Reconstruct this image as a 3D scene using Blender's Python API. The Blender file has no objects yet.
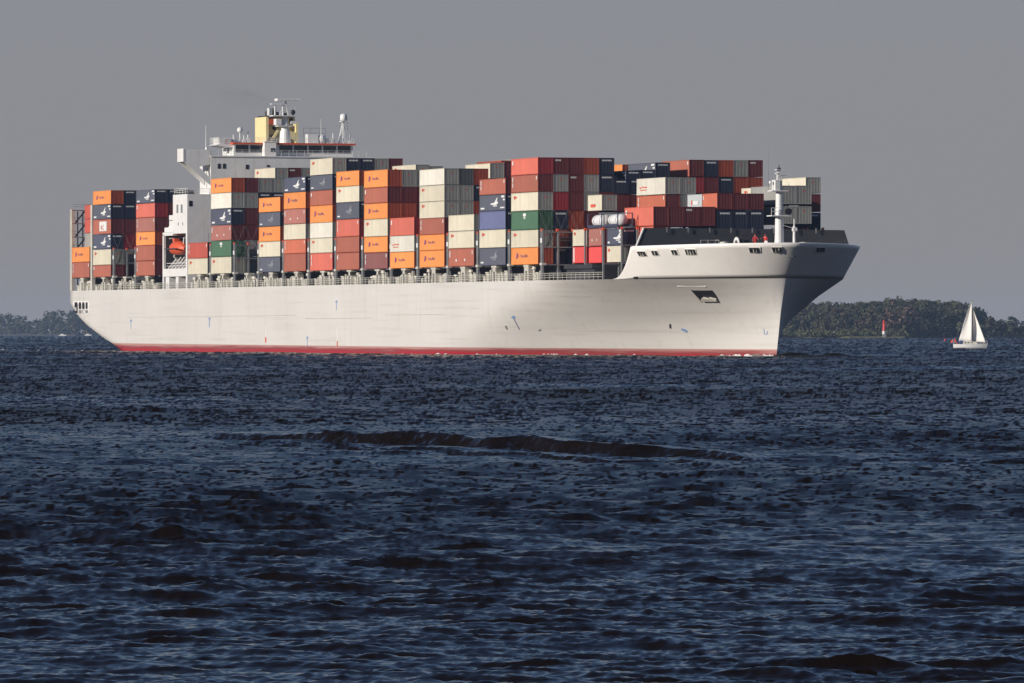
import bpy, bmesh, math, random
import numpy as np
from mathutils import Vector, Matrix
R = math.radians
random.seed(7)
RS = np.random.RandomState(11)
C = bpy.context.scene.collection
SC = bpy.context.scene

# ------------------------------------------------------------------ camera
F = 6475.0            # focal length in pixels of a 1024 px wide frame
CAM_H = 3.4           # eye height above the river
HOR = 332.5           # picture row of the horizon
cam = bpy.data.cameras.new('camera')
cam.sensor_width = 36.0
cam.lens = 36.0 * F / 1024.0
cam.shift_y = -(341.5 - HOR) / 1024.0
cam.clip_start = 1.0
cam.clip_end = 60000.0
cam_o = bpy.data.objects.new('camera', cam)
cam_o.location = (0, 0, CAM_H)
cam_o.rotation_euler = (R(90), 0, 0)
C.objects.link(cam_o)
SC.camera = cam_o

# ------------------------------------------------------------------ light
SUN_EL = R(17)
sun_h = Vector((-0.841, -0.541))          # horizontal direction towards the sun: from the left, a little behind the camera
sun_h.normalize()
SUN_DIR = Vector((sun_h.x * math.cos(SUN_EL), sun_h.y * math.cos(SUN_EL), math.sin(SUN_EL)))
sun = bpy.data.lights.new('sun', 'SUN')
sun.energy = 4.6
sun.angle = R(0.5)
sun.color = (1.0, 0.945, 0.86)
sun_o = bpy.data.objects.new('sun', sun)
sun_o.rotation_euler = (-SUN_DIR).to_track_quat('-Z', 'Y').to_euler()
sun_o.location = (-500, -300, 400)
C.objects.link(sun_o)

world = bpy.data.worlds.new('World')
SC.world = world
world.use_nodes = True
nt = world.node_tree
nt.nodes.clear()
w_out = nt.nodes.new('ShaderNodeOutputWorld')
w_bg = nt.nodes.new('ShaderNodeBackground')
w_bg.inputs['Strength'].default_value = 0.066
sky = nt.nodes.new('ShaderNodeTexSky')
sky.sky_type = 'NISHITA'
sky.sun_disc = False
sky.sun_elevation = SUN_EL
sky.sun_rotation = math.atan2(sun_h.x, sun_h.y)
sky.air_density = 1.0
sky.dust_density = 0.6
sky.ozone_density = 2.6
# grey layer of haze lying on the horizon, thinning with height
w_tc = nt.nodes.new('ShaderNodeTexCoord')
w_sep = nt.nodes.new('ShaderNodeSeparateXYZ')
w_ramp = nt.nodes.new('ShaderNodeMapRange')
w_ramp.interpolation_type = 'SMOOTHSTEP'
w_ramp.inputs['From Min'].default_value = 0.05
w_ramp.inputs['From Max'].default_value = 0.17
w_ramp.inputs['To Min'].default_value = 1.0
w_ramp.inputs['To Max'].default_value = 0.0
w_mix = nt.nodes.new('ShaderNodeMix')
w_mix.data_type = 'RGBA'
HAZE_GREY = (3.95, 4.07, 4.40, 1)
w_low = nt.nodes.new('ShaderNodeMapRange'); w_low.inputs['From Min'].default_value = 0.0; w_low.inputs['From Max'].default_value = 0.05
w_hz = nt.nodes.new('ShaderNodeMix'); w_hz.data_type = 'RGBA'
w_hz.inputs['A'].default_value = (4.15, 4.00, 4.02, 1); w_hz.inputs['B'].default_value = HAZE_GREY
nt.links.new(w_low.outputs['Result'], w_hz.inputs['Factor']); nt.links.new(w_hz.outputs['Result'], w_mix.inputs['B'])
nt.links.new(w_tc.outputs['Generated'], w_sep.inputs[0])
nt.links.new(w_sep.outputs['Z'], w_ramp.inputs['Value']); nt.links.new(w_sep.outputs['Z'], w_low.inputs['Value'])
nt.links.new(w_ramp.outputs['Result'], w_mix.inputs['Factor'])
w_tint = nt.nodes.new('ShaderNodeMix'); w_tint.data_type = 'RGBA'; w_tint.blend_type = 'MULTIPLY'
w_tint.inputs['Factor'].default_value = 1.0
w_tint.inputs['B'].default_value = (0.98, 0.97, 1.14, 1)
nt.links.new(sky.outputs['Color'], w_tint.inputs['A'])
nt.links.new(w_tint.outputs['Result'], w_mix.inputs['A'])
nt.links.new(w_mix.outputs['Result'], w_bg.inputs['Color'])
nt.links.new(w_bg.outputs[0], w_out.inputs[0])

SC.view_settings.view_transform = 'Standard'
SC.view_settings.look = 'None'
SC.view_settings.exposure = 0.0
SC.view_settings.gamma = 1.0
SC.cycles.max_bounces = 6
SC.cycles.diffuse_bounces = 3
SC.cycles.glossy_bounces = 3
SC.cycles.volume_bounces = 0
SC.cycles.caustics_reflective = False
SC.cycles.caustics_refractive = False

# ------------------------------------------------------------------ helpers
class MB:
    """collects boxes, bars and polygons; build() links them as ONE mesh object"""
    def __init__(s):
        s.v = []; s.f = []; s.m = []
    def poly(s, pts, m=0):
        n = len(s.v); s.v += [tuple(p) for p in pts]; s.f.append(tuple(range(n, n + len(pts)))); s.m.append(m)
    def box(s, x0, x1, y0, y1, z0, z1, m=0):
        n = len(s.v)
        s.v += [(x0,y0,z0),(x1,y0,z0),(x1,y1,z0),(x0,y1,z0),(x0,y0,z1),(x1,y0,z1),(x1,y1,z1),(x0,y1,z1)]
        for q in ((0,3,2,1),(4,5,6,7),(0,1,5,4),(1,2,6,5),(2,3,7,6),(3,0,4,7)):
            s.f.append(tuple(n + i for i in q)); s.m.append(m)
    def tube(s, p, q, r0, r1=None, n=8, m=0, cap=True):
        r1 = r0 if r1 is None else r1
        p = Vector(p); q = Vector(q); d = (q - p).normalized()
        a = d.orthogonal().normalized(); b = d.cross(a)
        k = len(s.v)
        for c, r in ((p, r0), (q, r1)):
            for i in range(n):
                t = 2 * math.pi * i / n
                s.v.append(tuple(c + (a * math.cos(t) + b * math.sin(t)) * r))
        for i in range(n):
            j = (i + 1) % n
            s.f.append((k + i, k + j, k + n + j, k + n + i)); s.m.append(m)
        if cap:
            s.f.append(tuple(k + i for i in reversed(range(n)))); s.m.append(m)
            s.f.append(tuple(k + n + i for i in range(n))); s.m.append(m)
    def bar(s, p, q, w, m=0):
        s.tube(p, q, w * 0.5, n=4, m=m)
    def prism(s, pts, axis, a, b, m=0):
        """outline pts (2-D) extruded along axis 0/1/2 from a to b"""
        def put(u, v, w):
            return ((w, u, v), (u, w, v), (u, v, w))[axis]
        n = len(pts); k = len(s.v)
        s.v += [put(u, v, a) for u, v in pts] + [put(u, v, b) for u, v in pts]
        s.f.append(tuple(k + i for i in reversed(range(n)))); s.m.append(m)
        s.f.append(tuple(k + n + i for i in range(n))); s.m.append(m)
        for i in range(n):
            j = (i + 1) % n
            s.f.append((k + i, k + j, k + n + j, k + n + i)); s.m.append(m)
    def lathe(s, prof, c=(0,0,0), n=16, m=0, axis=2):
        k = len(s.v); L = len(prof)
        for r, z in prof:
            for i in range(n):
                t = 2 * math.pi * i / n
                p = (r * math.cos(t), r * math.sin(t), z)
                if axis == 0: p = (p[2], p[0], p[1])
                s.v.append((c[0] + p[0], c[1] + p[1], c[2] + p[2]))
        for a in range(L - 1):
            for i in range(n):
                j = (i + 1) % n
                s.f.append((k + a*n + i, k + a*n + j, k + (a+1)*n + j, k + (a+1)*n + i)); s.m.append(m)
    def mesh(s, name, mats):
        me = bpy.data.meshes.new(name)
        me.from_pydata(s.v, [], s.f)
        for mm in (mats if isinstance(mats, (list, tuple)) else [mats]): me.materials.append(mm)
        if len(me.materials) > 1: me.polygons.foreach_set('material_index', s.m)
        bm = bmesh.new(); bm.from_mesh(me)
        bmesh.ops.recalc_face_normals(bm, faces=bm.faces)
        bm.to_mesh(me); bm.free()
        me.update()
        return me
    def build(s, name, mats, parent=None, bevel=0, smooth=False):
        o = bpy.data.objects.new(name, s.mesh(name, mats)); C.objects.link(o)
        if parent is not None: o.parent = parent
        if bevel:
            b = o.modifiers.new('edge', 'BEVEL'); b.width = bevel; b.segments = 2; b.limit_method = 'ANGLE'
        if smooth:
            o.data.polygons.foreach_set('use_smooth', [True] * len(o.data.polygons))
        return o

def tag(o, label=None, cat=None, group=None, kind=None):
    if label: o['label'] = label
    if cat: o['category'] = cat
    if group: o['group'] = group
    if kind: o['kind'] = kind
    return o

def empty(name, loc=(0,0,0), rz=0.0):
    o = bpy.data.objects.new(name, None); C.objects.link(o)
    o.location = loc; o.rotation_euler = (0, 0, rz); o.empty_display_size = 1
    return o

def copy_part(src, parent, loc=None):
    o = src.copy(); C.objects.link(o); o.parent = parent
    if loc is not None: o.location = loc
    return o

def paint(name, rgb, rough=0.5, var=0.10, streak=0.0, streak_rgb=(0.10,0.05,0.03), scale=0.6, rnd=0.0, metal=0.0, bump=0.0):
    """painted or plain surface: cloudy variation, run-down streaks, a shade of its own per object"""
    m = bpy.data.materials.new(name); m.use_nodes = True
    t = m.node_tree; N = t.nodes; Lk = t.links
    bs = N['Principled BSDF']
    bs.inputs['Roughness'].default_value = rough
    bs.inputs['Metallic'].default_value = metal
    tc = N.new('ShaderNodeTexCoord')
    nz = N.new('ShaderNodeTexNoise'); nz.inputs['Scale'].default_value = scale; nz.inputs['Detail'].default_value = 5
    Lk.new(tc.outputs['Object'], nz.inputs['Vector'])
    mr = N.new('ShaderNodeMapRange'); mr.inputs['From Min'].default_value = 0.3; mr.inputs['From Max'].default_value = 0.7
    mr.inputs['To Min'].default_value = 1 - var; mr.inputs['To Max'].default_value = 1 + var
    Lk.new(nz.outputs['Fac'], mr.inputs['Value'])
    val = mr.outputs['Result']
    if rnd:
        oi = N.new('ShaderNodeObjectInfo')
        r2 = N.new('ShaderNodeMapRange'); r2.inputs['To Min'].default_value = 1 - rnd; r2.inputs['To Max'].default_value = 1 + rnd
        Lk.new(oi.outputs['Random'], r2.inputs['Value'])
        mu = N.new('ShaderNodeMath'); mu.operation = 'MULTIPLY'
        Lk.new(val, mu.inputs[0]); Lk.new(r2.outputs['Result'], mu.inputs[1]); val = mu.outputs[0]
    vm = N.new('ShaderNodeVectorMath'); vm.operation = 'SCALE'
    vm.inputs[0].default_value = rgb
    Lk.new(val, vm.inputs['Scale'])
    col = vm.outputs['Vector']
    if streak:
        mp = N.new('ShaderNodeMapping'); mp.inputs['Scale'].default_value = (2.2, 2.2, 0.18)
        Lk.new(tc.outputs['Object'], mp.inputs['Vector'])
        n2 = N.new('ShaderNodeTexNoise'); n2.inputs['Scale'].default_value = 1.0; n2.inputs['Detail'].default_value = 4
        Lk.new(mp.outputs[0], n2.inputs['Vector'])
        r3 = N.new('ShaderNodeMapRange'); r3.inputs['From Min'].default_value = 0.52; r3.inputs['From Max'].default_value = 0.75
        r3.inputs['To Max'].default_value = streak
        Lk.new(n2.outputs['Fac'], r3.inputs['Value'])
        mx = N.new('ShaderNodeMix'); mx.data_type = 'RGBA'
        mx.inputs['B'].default_value = (*streak_rgb, 1)
        Lk.new(r3.outputs['Result'], mx.inputs['Factor']); Lk.new(col, mx.inputs['A']); col = mx.outputs['Result']
    Lk.new(col, bs.inputs['Base Color'])
    if bump:
        bp = N.new('ShaderNodeBump'); bp.inputs['Distance'].default_value = bump; bp.inputs['Strength'].default_value = 0.6
        Lk.new(nz.outputs['Fac'], bp.inputs['Height']); Lk.new(bp.outputs[0], bs.inputs['Normal'])
    return m

M = {}
M['white'] = paint('white_paint', (0.74, 0.72, 0.69), 0.4, 0.05, 0.25, (0.45,0.36,0.28))
M['cream'] = paint('cream_paint', (0.55, 0.52, 0.45), 0.5, 0.12, 0.35, (0.30,0.20,0.13))
M['grey'] = paint('grey_paint', (0.20, 0.20, 0.20), 0.5, 0.15, 0.3)
M['dark'] = paint('dark_steel', (0.035, 0.035, 0.038), 0.6, 0.2)
M['black'] = paint('black_paint', (0.012, 0.012, 0.013), 0.6, 0.1)
M['slate'] = paint('slate_breakwater_paint', (0.046, 0.046, 0.048), 0.6, 0.10, 0.12, (0.08,0.08,0.08))
M['yellow'] = paint('pale_yellow_paint', (0.80, 0.66, 0.34), 0.5, 0.05)
M['orange_red'] = paint('orange_red_paint', (0.62, 0.09, 0.03), 0.5, 0.06)
M['signal_red'] = paint('signal_red_paint', (0.62, 0.03, 0.02), 0.4, 0.05)
M['mark_white'] = paint('white_lettering', (0.72, 0.71, 0.68), 0.5, 0.05)
M['mark_blue'] = paint('blue_lettering', (0.03, 0.05, 0.22), 0.5, 0.05)
M['tug_blue'] = paint('pale_blue_marking', (0.19, 0.29, 0.50), 0.5, 0.05)
M['mark_red'] = paint('red_lettering', (0.62, 0.10, 0.06), 0.5, 0.05)
M['glass'] = paint('window_glass', (0.012, 0.014, 0.018), 0.08, 0.0)
M['skin'] = paint('skin', (0.45, 0.26, 0.18), 0.6, 0.05)

# ------------------------------------------------------------------ ship frame: x forward, y to port, z up, origin on the water at midbeam
A = R(19.5)
FW = Vector((math.sin(A), -math.cos(A), 0)); PT = Vector((math.cos(A), math.sin(A), 0))
HB = 21.4                                         # half breadth to the outer container rows
SHIP_O = Vector((2.0, 988.0, 0)) + PT * HB
SHIP_R = math.atan2(FW.y, FW.x)
def S2W(t, y, z): return SHIP_O + FW * t + PT * y + Vector((0, 0, z))
def zpix(t, off, y):                              # height of a point seen on picture row y
    return (HOR - y) * S2W(t, off - HB, 0).y / F + CAM_H
def offpix(t, x):                                 # distance inboard from the starboard side of a point seen in picture column x
    u = x - 512.0
    a = S2W(t, -HB, 0)
    return (u * a.y - F * a.x) / (F * PT.x - u * PT.y)

ship = empty('container_ship', SHIP_O, SHIP_R)
tag(ship, 'huge white container ship with red waterline, loaded high with coloured containers', 'ship')

# ---- hull
def stem(z): return float(np.interp(z, [-4, 0, 6, 11.3, 16.4], [49.0, 49.6, 51.2, 53.2, 57.6]))
def start(z): return float(np.interp(z, [-4, 0, 3, 6, 9, 11.3, 16.4], [-42, -41, -31, -19, -6, 8, 18]))
def bmid(z): return float(np.interp(z, [-4, 0, 3, 5, 8.5, 11.3, 16.4], [1.0, 1.0, 1.03, 1.08, 1.32, 1.62, 1.7]))
def npow(z): return float(np.interp(z, [-4, 0, 6, 11.3, 16.4], [1.45, 1.48, 1.72, 2.0, 2.0]))
HULLB = HB + 0.25
def hb(t, z):
    t0, t1 = start(z), stem(z)
    if t <= t0: return HULLB
    q = min(1.0, (t - t0) / (t1 - t0))
    return HULLB * max(0.0, 1 - q ** npow(z)) ** (1 / bmid(z))
def zbot(t):
    if t > -212: return -3.0
    q = (-212 - t) / 46.5
    return -3.0 + 7.6 * q ** 0.95 + 1.8 * q ** 8
def hb_aft(t, z):
    if t > -205: return HULLB
    zb = zbot(t); q = min(1, (-205 - t) / 53.5)
    full = HULLB - 0.5 * q ** 2
    rad = 1.0 + 2.4 * q
    if z < zb + rad:
        e = 1 - (z - zb) / rad
        full *= max(0, 1 - e ** 3.2) ** (1 / 3.2)
    return full
DECK = 11.3
def hull_shell():
    bm = bmesh.new()
    aft = list(np.linspace(-258.5, -206, 22)) + list(np.linspace(-198, -50, 16))
    fr = [1 - (1 - f) ** 2.4 for f in np.linspace(0, 1, 64)]
    nz = 15
    for side in (-1, 1):
        grid = []
        for t in aft:
            zl = zbot(t); col = []
            for j in range(nz):
                z = zl + (DECK - zl) * (j / (nz - 1)) ** 1.25
                col.append(bm.verts.new((t, side * hb_aft(t, z), z)))
            grid.append(col)
        for f in fr:
            col = []
            for j in range(nz):
                z = -3 + (DECK + 3) * (j / (nz - 1)) ** 1.25
                t = -42 + (stem(z) + 42) * f
                col.append(bm.verts.new((t, side * hb(t, z), z)))
            grid.append(col)
        for a in range(len(grid) - 1):
            for j in range(nz - 1):
                try: bm.faces.new((grid[a][j], grid[a+1][j], grid[a+1][j+1], grid[a][j+1]))
                except ValueError: pass
        if side == -1: g0 = grid
        else: g1 = grid
    # transom
    for j in range(nz - 1):
        bm.faces.new((g0[0][j], g0[0][j+1], g1[0][j+1], g1[0][j]))
    bmesh.ops.remove_doubles(bm, verts=bm.verts, dist=0.004)
    bmesh.ops.recalc_face_normals(bm, faces=bm.faces)
    me = bpy.data.meshes.new('hull'); bm.to_mesh(me); bm.free()
    me.polygons.foreach_set('use_smooth', [True] * len(me.polygons))
    return me

def hull_paint():
    m = paint('hull_paint', (0.62, 0.585, 0.545), 0.42, 0.04, scale=0.09)
    t = m.node_tree; N = t.nodes; Lk = t.links; bs = N['Principled BSDF']
    src = bs.inputs['Base Color'].links[0].from_socket
    tc = N.new('ShaderNodeTexCoord')
    sp = N.new('ShaderNodeSeparateXYZ'); Lk.new(tc.outputs['Object'], sp.inputs[0])
    # grime: long level scuffs and plate seams
    mp = N.new('ShaderNodeMapping'); mp.inputs['Scale'].default_value = (0.045, 0.045, 1.6); Lk.new(tc.outputs['Object'], mp.inputs[0])
    n1 = N.new('ShaderNodeTexNoise'); n1.inputs['Scale'].default_value = 1; n1.inputs['Detail'].default_value = 6; Lk.new(mp.outputs[0], n1.inputs['Vector'])
    r1 = N.new('ShaderNodeMapRange'); r1.inputs['From Min'].default_value = 0.52; r1.inputs['From Max'].default_value = 0.8; r1.inputs['To Max'].default_value = 0.28
    Lk.new(n1.outputs['Fac'], r1.inputs['Value'])
    mx = N.new('ShaderNodeMix'); mx.data_type = 'RGBA'; mx.inputs['B'].default_value = (0.30, 0.255, 0.21, 1)
    Lk.new(r1.outputs['Result'], mx.inputs['Factor']); Lk.new(src, mx.inputs['A'])
    # vertical run-down stains
    mp2 = N.new('ShaderNodeMapping'); mp2.inputs['Scale'].default_value = (0.7, 0.7, 0.06); Lk.new(tc.outputs['Object'], mp2.inputs[0])
    n2 = N.new('ShaderNodeTexNoise'); n2.inputs['Scale'].default_value = 1; n2.inputs['Detail'].default_value = 5; Lk.new(mp2.outputs[0], n2.inputs['Vector'])
    r2 = N.new('ShaderNodeMapRange'); r2.inputs['From Min'].default_value = 0.56; r2.inputs['From Max'].default_value = 0.8; r2.inputs['To Max'].default_value = 0.22
    Lk.new(n2.outputs['Fac'], r2.inputs['Value'])
    mx2 = N.new('ShaderNodeMix'); mx2.data_type = 'RGBA'; mx2.inputs['B'].default_value = (0.33, 0.26, 0.20, 1)
    Lk.new(r2.outputs['Result'], mx2.inputs['Factor']); Lk.new(mx.outputs['Result'], mx2.inputs['A'])
    # red boot topping below a straight line, paler where it has dried and chalked
    ln = N.new('ShaderNodeMath'); ln.operation = 'MULTIPLY_ADD'; ln.inputs[1].default_value = 0.0018; Lk.new(sp.outputs['X'], ln.inputs[0]); Lk.new(sp.outputs['Z'], ln.inputs[2])
    st = N.new('ShaderNodeMath'); st.operation = 'LESS_THAN'; st.inputs[1].default_value = 1.02; Lk.new(ln.outputs[0], st.inputs[0])
    mp3 = N.new('ShaderNodeMapping'); mp3.inputs['Scale'].default_value = (0.03, 0.03, 1.0); Lk.new(tc.outputs['Object'], mp3.inputs[0])
    n3 = N.new('ShaderNodeTexNoise'); n3.inputs['Scale'].default_value = 1; n3.inputs['Detail'].default_value = 6; n3.inputs['Roughness'].default_value = 0.7; Lk.new(mp3.outputs[0], n3.inputs['Vector'])
    ad = N.new('ShaderNodeMath'); ad.operation = 'MULTIPLY_ADD'; ad.inputs[1].default_value = 0.55; Lk.new(ln.outputs[0], ad.inputs[0]); Lk.new(n3.outputs['Fac'], ad.inputs[2])
    cr = N.new('ShaderNodeValToRGB')
    cr.color_ramp.elements[0].position = 0.56; cr.color_ramp.elements[0].color = (0.35, 0.020, 0.028, 1)
    cr.color_ramp.elements[1].position = 0.97; cr.color_ramp.elements[1].color = (0.44, 0.23, 0.20, 1)
    e = cr.color_ramp.elements.new(0.76); e.color = (0.25, 0.05, 0.05, 1)
    Lk.new(ad.outputs[0], cr.inputs[0])
    mx3 = N.new('ShaderNodeMix'); mx3.data_type = 'RGBA'
    Lk.new(st.outputs[0], mx3.inputs['Factor']); Lk.new(mx2.outputs['Result'], mx3.inputs['A']); Lk.new(cr.outputs[0], mx3.inputs['B'])
    Lk.new(mx3.outputs['Result'], bs.inputs['Base Color'])
    return m
M['hull'] = hull_paint()
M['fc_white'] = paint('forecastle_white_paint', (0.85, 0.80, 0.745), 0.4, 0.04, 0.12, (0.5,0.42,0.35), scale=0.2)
hme = hull_shell(); hme.materials.append(M['hull'])
hull = bpy.data.objects.new('hull', hme); C.objects.link(hull); hull.parent = ship

# weather deck: closes the hull just under its edge
def deck_outline(z, t_from, inset):
    pts = []
    ts = [t for t in np.linspace(-258.3, -206, 14)] + [-190, -100, -42] + [-42 + (stem(z) + 42) * math.sin(math.pi/2*f) for f in np.linspace(0.04, 1, 40)]
    for t in ts:
        if t < t_from: continue
        w = (hb_aft(t, 11) if t < -150 else hb(t, z)) - inset
        pts.append((t, max(0.0, w)))
    return [(t, -w) for t, w in pts] + [(t, w) for t, w in reversed(pts[:-1])]
mb = MB(); mb.prism(deck_outline(DECK, -400, 0.45), 2, DECK - 0.24, DECK - 0.12)
mb.build('weather_deck', M['grey'], ship)

# forecastle: white plating above the knuckle, with its curved ramp and a bulwark of real thickness
def fc_top(t):
    if t < 30: return DECK
    q = min(1, (t - 30) / 7.2)
    return DECK + 4.75 * q ** 1.9 + (0.0 if t < 37.2 else 0.4 * (t - 37.2) / 24)
def forecastle_shell():
    bm = bmesh.new(); nz = 9
    fr = list(np.linspace(0, 0.32, 24)) + [0.32 + 0.68 * (1 - (1 - f) ** 2.6) for f in np.linspace(0.03, 1, 44)]
    sides = []
    for side in (-1, 1):
        grid = []
        for f in fr:
            t_low = 29.7 + (stem(DECK) - 29.7) * f
            top = fc_top(29.7 + (57.6 - 29.7) * f * 0.96)
            col = []
            for j in range(nz):
                z = DECK + (top - DECK) * j / (nz - 1)
                t = 29.7 + (stem(z) - 29.7) * f
                w = hb(t, z)
                col.append(bm.verts.new((t, side * (w + min(0.03, w)), z)))
            grid.append(col)
        for a in range(len(grid) - 1):
            for j in range(nz - 1):
                try: bm.faces.new((grid[a][j], grid[a+1][j], grid[a+1][j+1], grid[a][j+1]))
                except ValueError: pass
    bmesh.ops.remove_doubles(bm, verts=bm.verts, dist=0.01)
    bmesh.ops.recalc_face_normals(bm, faces=bm.faces)
    me = bpy.data.meshes.new('forecastle'); bm.to_mesh(me); bm.free()
    me.polygons.foreach_set('use_smooth', [True] * len(me.polygons))
    return me
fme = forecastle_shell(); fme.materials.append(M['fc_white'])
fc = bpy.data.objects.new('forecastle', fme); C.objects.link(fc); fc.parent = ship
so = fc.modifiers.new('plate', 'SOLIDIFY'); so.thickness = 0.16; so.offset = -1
mb = MB(); mb.prism(deck_outline(14.6, 36, 0.5), 2, 14.45, 14.6)
mb.build('forecastle_deck', M['grey'], ship)

def hull_point(x, y, lo=-60, hi=60, sd=-1):
    """starboard shell point of the forebody seen at picture place (x, y): used to set openings and markings on the plating"""
    best = None
    for t in np.linspace(lo, hi, 1200):
        z = 8.0
        for _ in range(4):
            zz = max(-1, min(16.3, z)); w = hb(t, zz) if t > -150 else hb_aft(t, zz)
            p = S2W(t, sd * w, 0); z = (HOR - y) * p.y / F + CAM_H
        u = 512 + F * p.x / p.y
        e = abs(u - x)
        if t > stem(max(0, min(16.3, z))) - 0.3: continue
        if best is None or e < best[0]: best = (e, t, sd * w, z)
    return best[1:]
def patch(mb, pts, depth, m=0, lo=-60, hi=60, eps=0.03, sd=-1):
    """a plate following the shell: outline in picture places, standing eps proud of the plating"""
    P = [Vector(hull_point(x, y, lo, hi, sd)) for x, y in pts]
    c = sum(P, Vector()) / len(P)
    n = (P[1] - P[0]).cross(P[-1] - P[0]).normalized()
    if n.y * sd < 0: n = -n
    k = len(mb.v); q = len(P)
    mb.v += [tuple(p + n * eps) for p in P] + [tuple(p - n * depth) for p in P]
    mb.f.append(tuple(k + i for i in range(q))); mb.m.append(m)
    for i in range(q):
        j = (i + 1) % q
        mb.f.append((k + i, k + q + i, k + q + j, k + j)); mb.m.append(m)
    return P, n

# mooring ports through the forecastle bulwark: white coaming, dark opening, two posts
def mooring_port(x0, x1, y0, y1, skew, posts):
    def quad(d): return [(x0 - d, y0 - d), (x1 + d - 0*skew, y0 - d), (x1 + d + skew, y1 + d), (x0 - d + skew, y1 + d)]
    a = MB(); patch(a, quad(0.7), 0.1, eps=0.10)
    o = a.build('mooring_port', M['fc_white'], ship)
    b = MB(); patch(b, quad(0.0), 0.1, eps=0.16); b.build('opening', M['black'], o)
    w = (x1 - x0) / (posts + 1)
    for i in range(posts):
        xx = x0 + w * (i + 1) + skew * 0.3
        c = MB(); patch(c, [(xx - 0.35, y0 + (1.2 if i % 2 else 0.3)), (xx + 0.35, y0 + 1), (xx + 0.5 + skew*0.6, y1), (xx - 0.5 + skew*0.6, y1)], 0.05, eps=0.22)
        c.build('roller', M['cream'], o)
for a in ((637.5, 645, 251.3, 255.6, 2.2, 2), (651.5, 657, 250.6, 254.8, 2.0, 1), (671, 676.5, 249.8, 254.2, 2.0, 1), (685, 695, 249.2, 254, 1.8, 3),
          (749.5, 759.5, 247.5, 251.8, 0.8, 2), (772.5, 781.5, 247.2, 251.5, 0.3, 2)):
    mooring_port(*a)

# openings on the far side of the bow, past its turn
for x0, x1, n_ in ((801, 806.5, 1), (816.5, 824.5, 2)):
    kw = dict(sd=1, lo=36, hi=60)
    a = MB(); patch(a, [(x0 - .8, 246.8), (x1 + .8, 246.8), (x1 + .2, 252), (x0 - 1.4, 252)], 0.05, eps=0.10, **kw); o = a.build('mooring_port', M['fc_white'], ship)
    a = MB(); patch(a, [(x0, 247.5), (x1, 247.5), (x1 - .6, 251.3), (x0 - .6, 251.3)], 0.05, eps=0.16, **kw); a.build('opening', M['black'], o)
    for i in range(n_):
        xx = x0 + (x1 - x0) * (i + 1) / (n_ + 1)
        a = MB(); patch(a, [(xx - .4, 248.6), (xx + .4, 248.6), (xx + .1, 251.2), (xx - .7, 251.2)], 0.05, eps=0.22, **kw); a.build('roller', M['grey'], o)

# anchor pocket
mb = MB(); patch(mb, [(692, 290.3), (712.5, 290.3), (719, 300.3), (701.5, 300.3)], 0.2, eps=0.05)
pk = mb.build('anchor_pocket', M['black'], ship)
mb = MB(); patch(mb, [(702, 298), (704, 296.6), (709, 297.6), (710.5, 296.6), (717, 298.2), (718, 300), (702.5, 300)], 0.1, eps=0.35)
mb.build('anchor', M['cream'], pk)
mb = MB(); patch(mb, [(690.6, 289), (692, 290.2), (701.2, 300.6), (700, 300.9)], 0.1, eps=0.2); mb.build('rim', M['cream'], pk)

# painted marks on the hull
def mark(name, pts, mat, lo=-60, hi=60, eps=0.05):
    a = MB(); patch(a, pts, 0.02, lo=lo, hi=hi, eps=eps); return a.build(name, mat, hull)
def thick(x0, y0, x1, y1, w):
    dx, dy = x1 - x0, y1 - y0; l = math.hypot(dx, dy); nx, ny = -dy / l * w / 2, dx / l * w / 2
    return [(x0 + nx, y0 + ny), (x1 + nx, y1 + ny), (x1 - nx, y1 - ny), (x0 - nx, y0 - ny)]
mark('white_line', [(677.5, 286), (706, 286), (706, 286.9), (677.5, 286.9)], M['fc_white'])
for x, y in ((131, 320), (209.5, 318), (336.4, 301), (307.3, 337)):
    mark('tug_mark', [(x - 0.9, y - 0.4), (x + 1.2, y - 0.4), (x + 0.3, y + 2), (x - 0.3, y + 2)], M['tug_blue'], -257, -30)
    mark('tug_mark', [(x - 0.22, y + 2), (x + 0.22, y + 2), (x + 0.22, y + 9), (x - 0.22, y + 9)], M['tug_blue'], -257, -30)
for x, y in ((266, 325), (337.4, 329)):
    mark('draught_mark', [(x - 0.4, y), (x + 0.4, y), (x + 0.4, y + 12), (x - 0.4, y + 12)], M['mark_white'], -257, -30)
    mark('draught_mark', [(x - 0.5, y + 12.2), (x + 0.5, y + 12.2), (x + 0.5, y + 17.5), (x - 0.5, y + 17.5)], M['orange_red'], -257, -30)
mark('bow_arrow', [(511, 317.3), (514, 315.2), (515.5, 317.2), (514.6, 319.2)], M['tug_blue'])
mark('bow_arrow', thick(513.6, 317.6, 519.6, 329.3, 0.7), M['mark_blue'])
mark('stain', [(505, 326), (506.5, 325.5), (508, 329), (506.6, 329.6)], M['grey']); mark('stain', [(538, 330), (541, 329), (541.5, 329.8), (539, 331.2)], M['grey'])
mark('scuff', [(669.3, 324), (671.5, 324), (671.2, 328.5), (669.5, 328)], M['dark'])
mark('thruster_mark', [(681.3, 328.2), (685, 329), (687.6, 331.2), (687, 332.6), (684, 331), (681.4, 330)], M['tug_blue'])
for a in (thick(763.8, 328.5, 764.6, 334.3, 0.5), thick(764.6, 334.3, 767.4, 334.1, 0.5), thick(767.4, 334.1, 767.3, 331.2, 0.5)):
    mark('bow_number', a, M['tug_blue'])
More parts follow.
